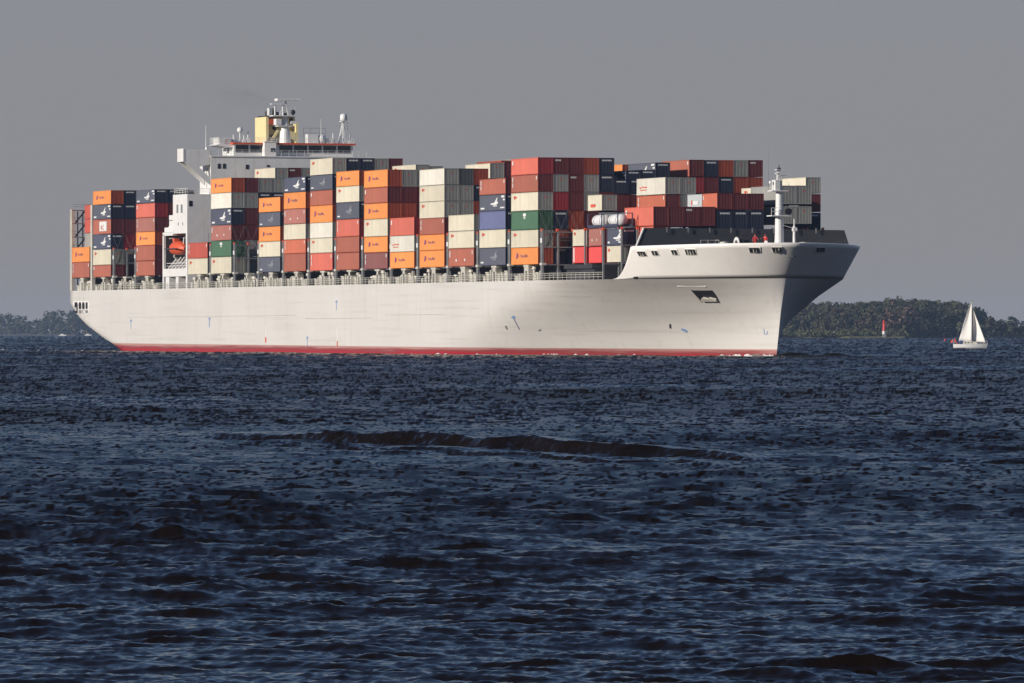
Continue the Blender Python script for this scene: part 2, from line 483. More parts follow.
# seams: rubbing line along the flat side
for x0, x1, y in ((128, 296, 317.2), (305, 372, 318.6), (385, 446, 314.9), (470, 505, 308.5), (560, 590, 296)):
    mark('seam', [(x0, y), (x1, y - (x1-x0)*0.012), (x1, y + 0.28 - (x1-x0)*0.012), (x0, y + 0.28)], paint('seam_dirt', (0.40,0.36,0.31), 0.5, 0.2), -257, 40)
mark('scupper', [(634, 276.6), (638, 276.4), (638, 278), (634.5, 278)], M['black'], eps=0.2)

# stern mooring opening: four slots in a pale coaming
def aft_point(x, y):
    best = None
    for t in np.linspace(-258.4, -225, 800):
        w = HULLB
        for _ in range(4):
            p = S2W(t, -w, 0); z = (HOR - y) * p.y / F + CAM_H; w = hb_aft(t, z)
        e = abs(512 + F * p.x / p.y - x)
        if best is None or e < best[0]: best = (e, t, -w, z)
    return Vector(best[1:])
def aft_patch(name, pts, mat, parent, eps):
    P = [aft_point(*p) for p in pts]
    P = [p + Vector((0, -eps, 0)) for p in P]
    a = MB(); k = len(P); a.v = [tuple(p) for p in P] + [tuple(p + Vector((0, eps + 0.1, 0))) for p in P]
    a.f = [tuple(range(k))] + [(i, k + i, k + (i+1) % k, (i+1) % k) for i in range(k)]; a.m = [0] * len(a.f)
    return a.build(name, mat, parent)
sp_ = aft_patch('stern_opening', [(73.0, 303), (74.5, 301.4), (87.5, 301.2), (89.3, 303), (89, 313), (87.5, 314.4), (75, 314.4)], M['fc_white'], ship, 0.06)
for x0, x1, y1 in ((75.0, 77.7, 313.2), (79.3, 81.2, 309), (82.7, 84.6, 309), (86.2, 88.0, 309)):
    aft_patch('slot', [(x0 + .3, 302.2), (x1 - .3, 302.2), (x1, 303), (x1, y1 - 1), (x1 - .4, y1), (x0 + .4, y1), (x0, y1 - 1), (x0, 303)], M['black'], sp_, 0.12)
for x0, x1 in ((79.3, 81.4), (82.7, 84.8), (86.0, 88.2)):
    aft_patch('roller', [(x0, 310), (x1, 310), (x1, 312.6), (x1 - .6, 313.4), (x0 + .6, 313.4), (x0, 312.6)], M['grey'], sp_, 0.12)

# breakwater
TB = 35.6
def bw(x, y):
    off = offpix(TB, x); return (off - HB, zpix(TB, off, y))
prof = [bw(635.2, 248), bw(643.6, 227.9), bw(740, 228.6), bw(844.3, 230.2), bw(850, 248)]
prof = [(prof[0][0] - 0.1, 14.0)] + prof[:0] + [prof[0]] + prof[1:4] + [prof[4]] + [(prof[4][0], 14.0)]
mb = MB(); mb.prism(prof, 0, TB - 0.25, TB)
bwo = mb.build('breakwater', M['slate'], ship)
for y0 in np.linspace(-13, 14, 7):
    mb = MB(); mb.prism([(TB - 0.26, 14.6), (TB - 1.0, 14.6), (TB - 0.26, 17.4)], 1, y0, y0 + 0.12); mb.build('bracket', M['slate'], bwo)
mb = MB(); P = [bw(635.0, 248.3), bw(643.3, 227.7), bw(644.3, 227.7), bw(636.0, 248.3)]
mb.prism(P, 0, TB - 0.3, TB + 0.12); mb.build('edge_stiffener', M['white'], bwo)

# ------------------------------------------------------------------ deck gear below the boxes
BAYS = {'A': -244.1, 'B': -229.5, 'X': -215.0, 'C': -200.5, 'D': -167.4, 'E': -153.1, 'Y': -138.8, 'F': -124.6, 'G': -110.3, 'H': -95.6, 'I': -81.3,
        'J': -66.5, 'K': -53.0, 'L': -38.1, 'M': -23.8, 'N': -9.0, 'O': 5.8, 'P': 20.4, 'R': 34.6}
ZB = 13.75
def railing(path, h=1.05, step=1.6, w=0.055):
    a = MB()
    for p, q in zip(path[:-1], path[1:]):
        p = Vector(p); q = Vector(q); n = max(1, int((q - p).length / step))
        for i in range(n + 1):
            c = p.lerp(q, i / n); a.bar(c, c + Vector((0, 0, h)), w)
        for k in (0.38, 0.72, 1.0):
            a.bar(p + Vector((0, 0, h * k)), q + Vector((0, 0, h * k)), w)
    return a
railing([(-257.5, -19.9, DECK), (-240, -21.0, DECK), (-205, -21.45, DECK), (-60, -21.45, DECK), (5, -21.4, DECK), (29.5, -19.7, DECK)], w=0.075).build('deck_railing', M['cream'], ship)

# hatch covers, pedestals, vents
mb = MB(); mb.box(-12.3, -0.1, -17.6, 17.6, DECK, 13.0); mb.box(-12.4, 0, -18.0, 18.0, 13.0, ZB - 0.12)
hc_me = mb.mesh('hatch_cover', M['dark'])
mb = MB()
for dx in (-6.95, -5.55): mb.box(dx, dx + 0.5, -0.5, 0.5, 0, ZB - DECK - 0.05)
mb.box(-6.95, -5.05, -0.5, 0.5, 1.5, ZB - DECK - 0.05); mb.box(-7.2, -4.9, -0.55, 0.6, ZB - DECK - 0.32, ZB - DECK - 0.02)
ped_me = mb.mesh('pedestal', M['cream'])
mb = MB(); mb.box(-0.55, 0.55, -0.4, 0.4, 0, 0.95); mb.box(-0.65, 0.65, -0.5, 0.5, 0.95, 1.08); mb.box(0.7, 1.0, -0.3, 0.1, 0, 1.3)
vent_me = mb.mesh('vent', M['cream'])
mb = MB(); mb.tube((0, 0, 0), (0, 0, 1.1), 0.2, n=10); mb.tube((0, 0, 1.1), (0, 0, 1.4), 0.42, 0.36, n=10); mb.box(-1.3, -0.5, -0.3, 0.3, 0, 0.7)
mush_me = mb.mesh('mushroom_vent', M['cream'])
rg = random.Random(5)
for b, tf in BAYS.items():
    o = bpy.data.objects.new('hatch_cover', hc_me); C.objects.link(o); o.parent = ship; o.location = (tf - 0.05, 0, 0)
    narrow = 0.76 if b == 'R' else 1.0
    o.scale = (1, narrow, 1)
    if b in 'PR': continue
    o = bpy.data.objects.new('pedestal', ped_me); C.objects.link(o); o.parent = ship; o.location = (tf, -HB + 0.75, DECK)
    for q in range(6):
        me = vent_me if rg.random() < 0.6 else mush_me
        o = bpy.data.objects.new('deck_vent', me); C.objects.link(o); o.parent = ship
        o.location = (tf - (1.5, 3.2, 4.4, 8.3, 9.8, 11.3)[q] - rg.random() * 0.7, -HB + 0.9 + rg.random() * 0.5, DECK)
        o.scale = (0.8 + rg.random() * 0.6, 1, 0.8 + rg.random() * 0.8)

# lashing bridges between the bays
def lashing_bridge_mesh(top=19.0):
    a = MB()
    ys = [-21.1 + 2.48 * k for k in range(18)]
    for i, y in enumerate(ys):
        a.box(-0.42, -0.22, y - 0.14, y + 0.14, DECK, top - (0 if i in (0, 17) else 0.3)); a.box(0.22, 0.42, y - 0.14, y + 0.14, DECK, top - (0 if i in (0, 17) else 0.3))
        if i in (0, 1, 16, 17): a.box(-0.3, 0.3, y - 0.06, y + 0.06, DECK + 0.02, top - 0.4)
        a.box(-0.24, 0.24, y - 0.17, y + 0.17, top - 0.25, top + 0.15, 1)
    for z in (13.75, 16.4, 18.7):
        a.box(-0.40, 0.40, ys[0] - 0.1, ys[-1] + 0.1, z - 0.16, z)
    a.box(-0.5, 0.5, ys[0] - 0.24, ys[0] + 0.5, 13.6, 13.95, 2)
    a.box(-0.36, 0.36, ys[0] - 0.18, ys[0] - 0.16 + 0.05, 17.0, 17.7, 3)
    for z in (17.4, 17.85):
        a.bar((0.45, ys[0], z), (0.45, ys[-1], z), 0.06)
    return a.mesh('lashing_bridge', [M['grey'], M['orange_red'], M['cream'], M['mark_white']])
lb_me = lashing_bridge_mesh()
for b, tf in BAYS.items():
    if b in ('P', 'R', 'C'): continue
    o = bpy.data.objects.new('lashing_bridge', lb_me); C.objects.link(o); o.parent = ship; o.location = (tf + 1.05, 0, 0)
# the forward ones are narrower
for tf, half in ((14.6, 17.0), (21.45, 16.6), (28.8, 16.4)):
    a = MB()
    for k in range(14):
        y = -half + 2.48 * k
        a.box(-0.16, 0.16, y - 0.12, y + 0.12, DECK, 19.0); a.box(-0.2, 0.2, y - 0.16, y + 0.16, 18.75, 19.15, 1)
    a.box(-0.3, 0.3, -half, half, 13.6, 13.8); a.box(-0.3, 0.3, -half, half, 16.3, 16.45)
    a.build('lashing_bridge', [M['grey'], M['orange_red']], ship).location = (tf, 0, 0)
# crossed lashing rods on the open bay fronts
for b, tf, rows in (('B', -229.5, 2), ('E', -153.1, 2), ('O', 5.8, 3)):
    a = MB()
    for k in range(rows):
        y0 = -HB + 2.48 * k + 0.1; y1 = y0 + 2.25
        for za, zc in ((16.3, 19.6), (16.3, 22.0)):
            a.bar((tf + 0.25, y0, za), (tf + 0.12, y1, zc), 0.045); a.bar((tf + 0.25, y1, za), (tf + 0.12, y0, zc), 0.045)
    a.build('lashing_rods', M['grey'], ship)
# tall stern lashing frame
a = MB()
for y in [-21.0 + 2.48 * k for k in range(0, 17, 2)]:
    a.box(-258.0, -257.5, y - 0.3, y + 0.3, DECK, 26.8)
    a.box(-257.4, -257.2, y + 0.9, y + 1.1, DECK, 26.4, 1); a.box(-257.4, -257.2, y + 1.9, y + 2.1, DECK, 26.4, 1)
for z in (13.8, 16.4, 19.0, 21.6, 24.2, 26.7):
    a.box(-258.2, -256.9, -21.2, 19.5, z - 0.2, z, 1)
    a.bar((-256.9, -21, z + 0.6), (-256.9, 19, z + 0.6), 0.08, 1); a.bar((-256.9, -21, z + 1.05), (-256.9, 19, z + 1.05), 0.08, 1)
for z0 in (13.8, 16.4, 19.0, 21.6, 24.2):
    a.bar((-257.0, -20.6, z0), (-257.0, -18.4, z0 + 2.6), 0.35, 2)
a.build('stern_frame', [M['cream'], M['grey'], M['dark']], ship)
a = MB(); a.box(-258.1, -256.9, -21.3, -20.6, DECK, 26.8); a.build('frame_post', M['cream'], ship)
a = MB(); a.box(-243.6, -242.6, -21.35, -20.7, DECK, 27.4); a.box(-243.5, -242.7, -20.6, 20, 18.4, 18.7); a.build('frame_post', M['cream'], ship)

# ------------------------------------------------------------------ accommodation
H = 28.2
a = MB()
a.box(-190.6, -181.6, -16.8, 20.8, DECK, 21.2)                          # inner block behind the boat recess
a.box(-190.6, -181.6, -20.9, 20.8, 21.2, H)                             # full width upper block
a.box(-181.9 - 0.6, -181.6, -20.9, -16.9, DECK, 21.2)                   # forward end of the recess
house = a.build('deckhouse', M['white'], ship)
a = MB()
a.box(-197.2, -196.5, -20.9, -16.9, DECK, 21.2); a.box(-196.5, -182.55, -20.9, -16.85, 13.5, 14.9); a.box(-195.8, -193.6, -20.7, -17, DECK, 13.5); a.box(-189.5, -187.8, -20.7, -17, DECK, 13.5); a.box(-197.2, -190.65, -20.9, -12, 20.9, 21.5)
a.box(-196.4, -190.65, -16.7, -12, DECK, 20.85)
a.build('boat_deck', M['white'], ship)
a = MB(); a.box(-197.0, -190.7, -20.6, -17.2, 21.55, 22.4); a.box(-195.0, -192.5, -20.3, -18.4, 22.4, 23.6); a.tube((-191.6, -20.0, 21.5), (-191.6, -20.0, 24.2), 0.5); a.box(-194.4, -191.2, -20.5, -19.5, 23.7, 24.6); a.tube((-196.3, -19.8, 22.3), (-194.6, -19.8, 23.4), 0.3)
a.build('deck_machinery', M['white'], ship)
a = MB(); a.box(-196.4, -182.6, -16.845, -16.83, 14.95, 20.85); a.box(-196.48, -196.46, -20.5, -16.9, 14.95, 20.85); a.build('recess_shade', M['dark'], ship)  # thin dark panels over the white walls: the recess's shade painted in
# boat davits and cradle
for t in (-194.6, -185.6):
    a = MB(); a.bar((t, -17.2, 14.9), (t + 0.2, -19.6, 17.2), 0.35); a.bar((t + 0.2, -19.6, 17.2), (t, -17.4, 20.6), 0.3); a.bar((t, -17.4, 20.6), (t, -20.4, 20.4), 0.3)
    a.build('davit', M['white'], ship)
a = MB()
for k in range(6):
    t = -195.6 + k * 2.2
    a.bar((t, -20.3, 14.9), (t + 1.0, -18.8, 17.0), 0.28); a.bar((t + 1.6, -20.3, 14.9), (t + 0.8, -18.8, 17.0), 0.22)
a.bar((-195.8, -20.5, 15.9), (-183.2, -20.5, 15.9), 0.12); a.bar((-195.8, -20.5, 15.4), (-183.2, -20.5, 15.4), 0.1)
a.build('boat_cradle', M['white'], ship)
# house windows
def win(parent, t0, t1, y0, y1, z0, z1):
    a = MB(); a.box(t0, t1, y0, y1, z0, z1); return a.build('window', M['glass'], parent)
for dt in (-188.3, -185.6): 
    a = MB(); a.box(dt, dt + 1.1, -20.93, -20.85, 24.9, 26.4); a.build('window', M['grey'], house)
for dt in (-187.4, -184.6):
    a = MB(); a.box(dt, dt + 0.4, -20.93, -20.85, 22.6, 23.2); a.build('vent', M['grey'], house)
wo = offpix(-181.6, 190.6) - HB; win(house, -181.62, -181.56, wo - 0.3, wo + 0.3, 26.0, 27.0)
railing([(-190.4, -20.7, H), (-188.6, -20.7, H), (-181.8, -20.7, H), (-181.8, -16.6, H)], w=0.09).build('house_railing', M['white'], ship)
a = MB(); a.box(-189.6, -188.6, -20.3, -17.5, H + 0.02, H + 0.8); a.box(-187.2, -186, -20.2, -19.2, H + 0.02, H + 0.9); a.build('deck_locker', M['dark'], ship)

# upper tower, wheelhouse and wings
a = MB(); a.box(-188.4, -181.6, -16.5, 16.5, H + 0.01, 34.9)
a.box(-188.5, -181.45, -16.6, 16.6, 34.9, 35.15)
tower = a.build('upper_tower', M['white'], ship)
for off_x in (209.5, 213): pass
for x0, x1, y0, y1 in ((217.8, 220.6, 163.6, 168.6), (222.9, 225.8, 163.6, 168.6), (245.8, 248.8, 164.6, 169.2), (267, 269.6, 165, 167)):
    oa, ob = offpix(-181.55, x0), offpix(-181.55, x1)
    win(tower, -181.64, -181.55, oa - HB, ob - HB, zpix(-181.55, oa, y1), zpix(-181.55, oa, y0))
for z0 in (29.2, 31.4): 
    a = MB(); a.box(-184.2, -183.9, -16.53, -16.45, z0 + 0.2, z0 + 1.5); a.build('door', M['grey'], tower)
# bridge wings: a tapering bracket with a triangular opening
def wing(side):
    a = MB()
    o0, o1 = -16.65, -HB - 0.1
    pts = [(o0, 29.9), (o0, 35.14), (-18.2, 36.3), (o1, 36.3), (o1, 34.1)]
    # bracket split round its opening
    loops = [[(o0, 29.9), (o0, 31.0), (-18.9, 33.2), (o1, 34.9), (o1, 34.1)],
             [(o0, 33.6), (o0, 36.2), (o1, 36.2), (o1, 34.9), (-18.9, 33.2), (-18.9, 33.25)],
             [(o0, 31.0), (o0, 31.02), (-16.9, 31.3), (-16.9, 33.4), (o0, 33.6)]]
    loops = [[(o0, 29.9), (o0, 31.2), (-18.7, 33.1), (o1, 35.0), (o1, 34.0)],
             [(o0, 33.5), (o0, 36.2), (o1, 36.2), (o1, 35.0), (-18.7, 33.1)]]
    for l in loops:
        a.prism([(y * -side, z) for y, z in l], 0, -182.1, -181.75)
        a.prism([(y * -side, z) for y, z in l], 0, -185.3, -185.0)
    ya, yb = sorted((o1 * -side, o0 * -side))
    a.box(-184.98, -182.12, ya, yb, 34.9, 35.1)
    ye = o1 * -side
    a.box(-185.4, -181.7, min(ye, ye - side*-0.0) - 0.12, max(ye, ye) + 0.12, 34.0, 36.35)
    return a.build('bridge_wing', M['white'], ship)
wing(-1)
wd = railing([(-181.9, -16.4, 35.15), (-181.9, 13.0, 35.15)], h=1.05, step=1.4, w=0.07); wd.build('bridge_railing', M['white'], ship)
HWH = 11.3
a = MB(); a.box(-191.5, -184.6, -HWH, HWH, 35.16, 37.35)
wh = a.build('wheelhouse', M['white'], ship)
a = MB(); a.box(-191.9, -184.0, -HWH - 0.3, HWH + 0.3, 37.36, 37.5); roof = a.build('wheelhouse_roof', M['white'], ship)
a = MB(); a.box(-183.98, -183.88, -HWH - 0.3, HWH + 0.3, 37.28, 37.6); a.box(-190, -183.98, -HWH - 0.36, -HWH - 0.305, 37.2, 37.62); a.build('roof_fascia', M['orange_red'], roof)
nwin = 8
for i in range(nwin):
    y0 = -HWH + 0.35 + i * (2 * HWH - 0.5) / nwin
    if i in (2,): continue
    win(wh, -184.62, -184.54, y0, y0 + 2.45, 35.85, 37.15)
win(wh, -188.4, -187.3, -HWH - 0.05, -HWH + 0.02, 35.8, 36.8)
oa, ob = offpix(-183.0, 264.6) - HB, offpix(-183.0, 276.2) - HB
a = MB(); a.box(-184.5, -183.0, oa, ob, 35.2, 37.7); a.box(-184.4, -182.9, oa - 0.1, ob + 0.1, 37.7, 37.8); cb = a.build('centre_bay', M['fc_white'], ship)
win(cb, -183.02, -182.95, oa + 1.15, ob - 0.2, 35.9, 36.6)
# starboard lookout platform beside the wheelhouse
a = MB(); a.prism([(-HWH - 3.0, 37.1), (-HWH - 0.05, 36.7), (-HWH - 0.05, 37.35), (-HWH - 2.6, 37.35)], 0, -190.4, -185.0); a.box(-189.5, -185.4, -HWH - 2.4, -HWH - 0.1, 37.36, 38.4)
a.build('lookout_platform', M['white'], ship)
railing([(-190.6, -HWH - 2.6, 37.4), (-185.1, -HWH - 2.6, 37.4), (-185.1, -HWH - 0.4, 37.5)], h=1.1, step=1.1, w=0.09).build('roof_railing', M['white'], ship)
railing([(-184.2, -HWH, 37.5), (-184.2, HWH, 37.5)], h=1.0, step=1.5, w=0.06).build('roof_railing', M['white'], ship)
# roof fittings
def ball(a, c, r, n=10, m=0):
    a.lathe([(r * math.sin(math.pi * i / 6) + 1e-4, -r * math.cos(math.pi * i / 6)) for i in range(7)], c, n, m)
def roof_at(x, t=-186.5): return offpix(t, x) - HB
y = roof_at(240); a = MB(); a.tube((-186.5, y, 37.5), (-186.5, y, 39.6), 0.12); ball(a, (-186.5, y, 39.9), 0.55); a.build('radome', M['white'], ship, smooth=True)
for x, h in ((233.5, 1.6), (236, 1.1), (244, 1.5), (248, 2.2), (330, 1.2), (333, 2.0), (350, 1.8), (352, 1.2)):
    y = roof_at(x); a = MB(); a.tube((-186.5, y, 37.5), (-186.5, y, 37.5 + h), 0.16, 0.10); a.box(-186.8, -186.2, y - 0.3, y + 0.3, 37.5, 37.5 + h * 0.45); a.build('roof_fitting', M['white'], ship)
y = roof_at(315); a = MB()
for dy in (-2.2, -0.9, 0.9, 2.0): a.bar((-186.5, y + dy, 37.5), (-186.5, y + dy, 40.4), 0.09)
a.bar((-186.5, y - 2.2, 40.4), (-186.5, y + 2.0, 40.4), 0.09); a.bar((-186.5, y - 2.2, 39.5), (-186.5, y + 2.0, 39.5), 0.09)
a.build('aerial_frame', M['grey'], ship)
a = MB(); a.box(-187.2, -185.8, y - 1.6, y + 0.4, 37.5, 39.3); ball(a, (-186.4, y + 1.2, 38.5), 0.8); a.box(-187, -186, y + 2.0, y + 3.4, 37.5, 38.6); a.build('equipment_locker', M['white'], ship)
for x, top, w in ((206, 125, 0.06), (321, 119, 0.05), (206.4, 147, 0.2)):
    yy = offpix(-185, x) - HB; a = MB(); z0 = 36.2 if x < 230 else 37.5
    a.tube((-185, yy, z0), (-185, yy, zpix(-185, yy + HB, top)), w * 1.6, w * 0.7, n=6); a.build('whip_aerial', M['white'], ship)
# radar mast
tm = -187.5; ym = offpix(tm, 285) - HB
Zr = lambda y_: zpix(tm, ym + HB, y_)
a = MB(); a.tube((tm, ym, 37.5), (tm, ym, Zr(131)), 1.05, 0.9, n=14); a.tube((tm, ym, Zr(131)), (tm, ym, Zr(116)), 0.72, 0.5, n=12)
a.tube((tm, ym - 0.4, Zr(116)), (tm, ym - 0.4, Zr(105)), 0.17); a.bar((tm, ym + 0.6, Zr(116)), (tm, ym + 0.1, Zr(101)), 0.3); a.bar((tm, ym - 1.1, Zr(116)), (tm, ym + 0.1, Zr(102)), 0.2)
mast = a.build('radar_mast', M['white'], ship)
a = MB(); a.box(tm - 1.2, tm + 1.2, ym - 2.6, ym + 1.8, Zr(116.5), Zr(115.5)); a.box(tm - 1.0, tm + 1.0, ym - 1.6, ym + 1.6, Zr(126.5), Zr(125.7))
a.box(tm - 0.8, tm + 0.8, ym - 1.9, ym - 0.9, Zr(125), Zr(119)); a.box(tm-.6, tm+.6, ym + .9, ym + 2.0, Zr(124), Zr(121)); a.build('platform', M['white'], mast)
a = MB(); a.prism([(ym - 1.7, Zr(101.0)), (ym + 2.7, Zr(100.2)), (ym + 2.7, Zr(98.0)), (ym - 1.7, Zr(98.7))], 0, tm - 0.9, tm + 0.9); a.build('radar_scanner', M['white'], mast)
a = MB(); a.box(tm - 0.3, tm + 0.3, ym - 2.7, ym - 0.8, Zr(104.9), Zr(103.6)); a.tube((tm, ym - 1.9, Zr(116)), (tm, ym - 1.9, Zr(104.8)), 0.16); a.build('radar_scanner', M['white'], mast)
a = MB(); ball(a, (tm, ym + 1.5, Zr(112)), 0.45); a.tube((tm, ym + 1.5, Zr(116)), (tm, ym + 1.5, Zr(113)), 0.2); a.box(tm - 0.3, tm + 0.3, ym + 0.9, ym + 1.4, Zr(122), Zr(118)); a.build('search_light', M['black'], mast)
a = MB()
for dz in (108, 112): a.bar((tm, ym - 1.2, Zr(dz)), (tm, ym + 1.2, Zr(dz)), 0.12)
a.bar((tm, ym + 1.9, Zr(116)), (tm, ym + 1.9, Zr(106.5)), 0.08); a.build('yard', M['white'], mast)
# satellite mast
ts = -187.0; ys = lambda x: offpix(ts, x) - HB; Zs = lambda y_: zpix(ts, 25, y_)
a = MB()
a.bar((ts, ys(338.5), 37.5), (ts, ys(343.3), Zs(121)), 0.42); a.bar((ts, ys(344.5), 37.5), (ts, ys(343.6), Zs(121)), 0.3); a.bar((ts + 1, ys(341.5), 37.5), (ts, ys(343.5), Zs(122)), 0.3)
for k in range(5):
    f = k / 5; a.bar((ts, ys(338.5 + 4.8 * f), 37.5 + f * 3.6), (ts, ys(344.4 - .8 * f), 38.1 + f * 3.6), 0.2)
a.box(ts - .7, ts + .7, ys(340.3), ys(347.5), Zs(121.4), Zs(120.7))
sat = a.build('satellite_mast', M['white'], ship)
a = MB(); a.lathe([(0.02, Zs(113.2)), (0.35, Zs(113.4)), (0.62, Zs(114.5)), (0.66, Zs(119.3)), (0.5, Zs(120.5)), (0.02, Zs(120.6))], (ts, ys(343.6), 0), 14); a.build('radome', M['white'], sat, smooth=True)
a = MB(); a.bar((ts, ys(347.3), Zs(129)), (ts, ys(347.3), Zs(122)), 0.12); a.box(ts - .3, ts + .3, ys(345), ys(348), Zs(127.6), Zs(126.8)); a.build('light_arm', M['white'], sat)
# funnel
T0, T1 = -200.2, -193.5
y0, y1 = offpix(T1, 266) - HB, offpix(T1, 298.3) - HB
zt = zpix(T1, 20, 116.8)
a = MB(); a.box(T0, T1 - 2.0, y0, y1, 37.0, zt); a.box(T1 - 2.0, T1, y0, y0 + 0.5, 37.0, zt); a.box(T1 - 2.0, T1, y1 - 0.45, y1, 37.0, zt - 1.0)
a.prism([(y0 + 0.5, 37.0), (y0 + 0.5, 38.0), (y0 + 2.2, 40.2), (y0 + 2.6, 40.2), (y0 + 1.2, 38.0), (y0 + 1.2, 37.0)], 0, T1 - 0.4, T1)
a.prism([(y1 - 2.0, 39.2), (y1 - 0.5, 38.2), (y1 - 0.5, 39.8), (y1 - 2.0, 40.2)], 0, T1 - 0.4, T1)
fun = a.build('funnel', M['yellow'], ship)
a = MB(); a.box(T1 - 1.0, T1 + 0.05, y0 + 0.52, y0 + 2.4, zt - 1.4, zt - 0.45); a.build('beam', M['orange_red'], fun)
a = MB(); a.box(T0 + 0.3, T1 - 0.6, y0 + 0.4, y1 - 0.5, zt, zt + 0.25)
for i, (dx, dy, h) in enumerate(((-2.2, 1.0, 1.0), (-3.6, 1.5, 0.8), (-2.0, 2.2, 1.6), (-3.5, 3.2, 0.9), (-2.4, 4.6, 0.7))):
    a.tube((T1 + dx, y0 + dy, zt), (T1 + dx - 0.3, y0 + dy, zt + h), 0.42, n=10)
a.build('exhaust_pipes', M['black'], fun)
a = MB(); a.tube((T1 - 1.4, y0 + 1.0, zt), (T1 - 1.4, y0 + 1.0, zt + 1.6), 0.3, n=10); a.build('vent_pipe', M['mark_white'], fun)
a = MB(); ball(a, (T1 - 1.98, y0 + 2.0, zt - 3.6), 0.5); ball(a, (T1 - 1.98, y0 + 2.2, zt - 2.0), 0.4); a.build('louvre', M['dark'], fun)
railing([(T1 + 0.1, y0, 37.5), (T1 + 0.1, y0 + 4, 37.5)], h=1.3, step=1, w=0.08).build('railing', M['white'], fun)

# ------------------------------------------------------------------ forecastle gear
tf_ = 48.6; yf = offpix(tf_, 779.3) - HB
Zf = lambda y_: zpix(tf_, yf + HB, y_)
a = MB(); a.tube((tf_, yf, 14.6), (tf_, yf, Zf(241)), 0.95, 0.70, n=16); a.tube((tf_, yf, Zf(241)), (tf_, yf, Zf(216)), 0.68, 0.60, n=16); a.tube((tf_, yf, Zf(216)), (tf_, yf, Zf(190)), 0.57, 0.52, n=14)
a.bar((tf_, yf - 0.2, Zf(190)), (tf_, yf - 0.2, Zf(172)), 0.45); a.tube((tf_, yf + 0.3, Zf(190)), (tf_, yf + 0.3, Zf(176)), 0.16)
fm = a.build('foremast', M['white'], ship)
a = MB(); a.prism([(yf - 1.5, Zf(191.5)), (yf + 1.0, Zf(191.5)), (yf + 1.3, Zf(190.4)), (yf - 1.5, Zf(190.4))], 0, tf_ - 0.9, tf_ + 0.9); a.box(tf_-.7, tf_+.7, yf - 0.9, yf - 0.15, Zf(190.3), Zf(180)); a.build('platform', M['white'], fm)
a = MB(); a.box(tf_ - 1.0, tf_ + 1.0, yf - 1.6, yf + 1.5, Zf(216.4), Zf(215.4))
for dy in (-1.55, -1.0, 1.4): a.bar((tf_ + 0.8, yf + dy, Zf(215.4)), (tf_ + 0.8, yf + dy, Zf(208)), 0.09)
for zz in (208, 211.5): a.bar((tf_ + 0.8, yf - 1.55, Zf(zz)), (tf_ + 0.8, yf - 0.5, Zf(zz)), 0.09)
a.prism([(yf + 1.0, Zf(214)), (yf + 1.9, Zf(212.5)), (yf + 1.9, Zf(208.5)), (yf + 1.6, Zf(208.5))], 0, tf_ - 0.1, tf_ + 0.1)
a.build('platform', M['white'], fm)
a = MB(); a.tube((tf_ + 0.4, yf + 1.05, Zf(211.3)), (tf_ + 1.2, yf + 1.05, Zf(211.6)), 0.45, 0.5, n=12); a.build('horn', M['black'], fm)
a = MB()
for zz, w in ((173, 0.45), (169.5, 0.3)): a.box(tf_ - .4, tf_ + .4, yf - 0.6, yf - 0.6 + 2 * w, Zf(zz + .8), Zf(zz))
a.box(tf_ - .2, tf_ + .2, yf - 0.2, yf + 1.7, Zf(175.9), Zf(175.2)); a.bar((tf_, yf - 1.4, Zf(191)), (tf_, yf - 1.4, Zf(183)), 0.12); ball(a, (tf_, yf - 1.4, Zf(182.6)), 0.28); a.bar((tf_, yf + 1.5, Zf(191)), (tf_, yf + 1.5, Zf(181)), 0.08)
a.build('light_bracket', M['white'], fm)
a = MB(); a.tube((tf_, yf - 0.05, Zf(171)), (tf_, yf - 0.05, Zf(167.6)), 0.26); a.tube((tf_, yf - 0.05, Zf(167.6)), (tf_, yf - 0.05, Zf(164.5)), 0.06); a.build('lantern', M['black'], fm)
a = MB()
for k in range(28): a.bar((tf_ + 0.75, yf - 0.22, 15 + k * 0.42), (tf_ + 0.75, yf + 0.22, 15 + k * 0.42), 0.04)
a.build('ladder', M['grey'], fm)
a = MB(); a.tube((tf_, yf - 1.75, Zf(190)), (tf_, yf - 1.75, Zf(150)), 0.05, 0.02, n=5); a.build('whip_aerial', M['grey'], fm)
y2 = offpix(50, 794.2) - HB
a = MB(); a.tube((50, y2, 14.6), (50, y2, zpix(50, y2 + HB, 226)), 0.26, 0.2); a.tube((50, y2, zpix(50, y2 + HB, 226)), (50, y2, zpix(50, y2 + HB, 219)), 0.09); a.bar((50, y2, zpix(50, y2+HB, 228.5)), (50, y2 - 1.7, zpix(50, y2+HB, 225.5)), 0.1); a.box(49.7, 50.3, y2 - 0.25, y2 + 0.35, zpix(50, y2+HB, 231), zpix(50, y2+HB, 227.5))
a.build('jack_staff', M['white'], ship)
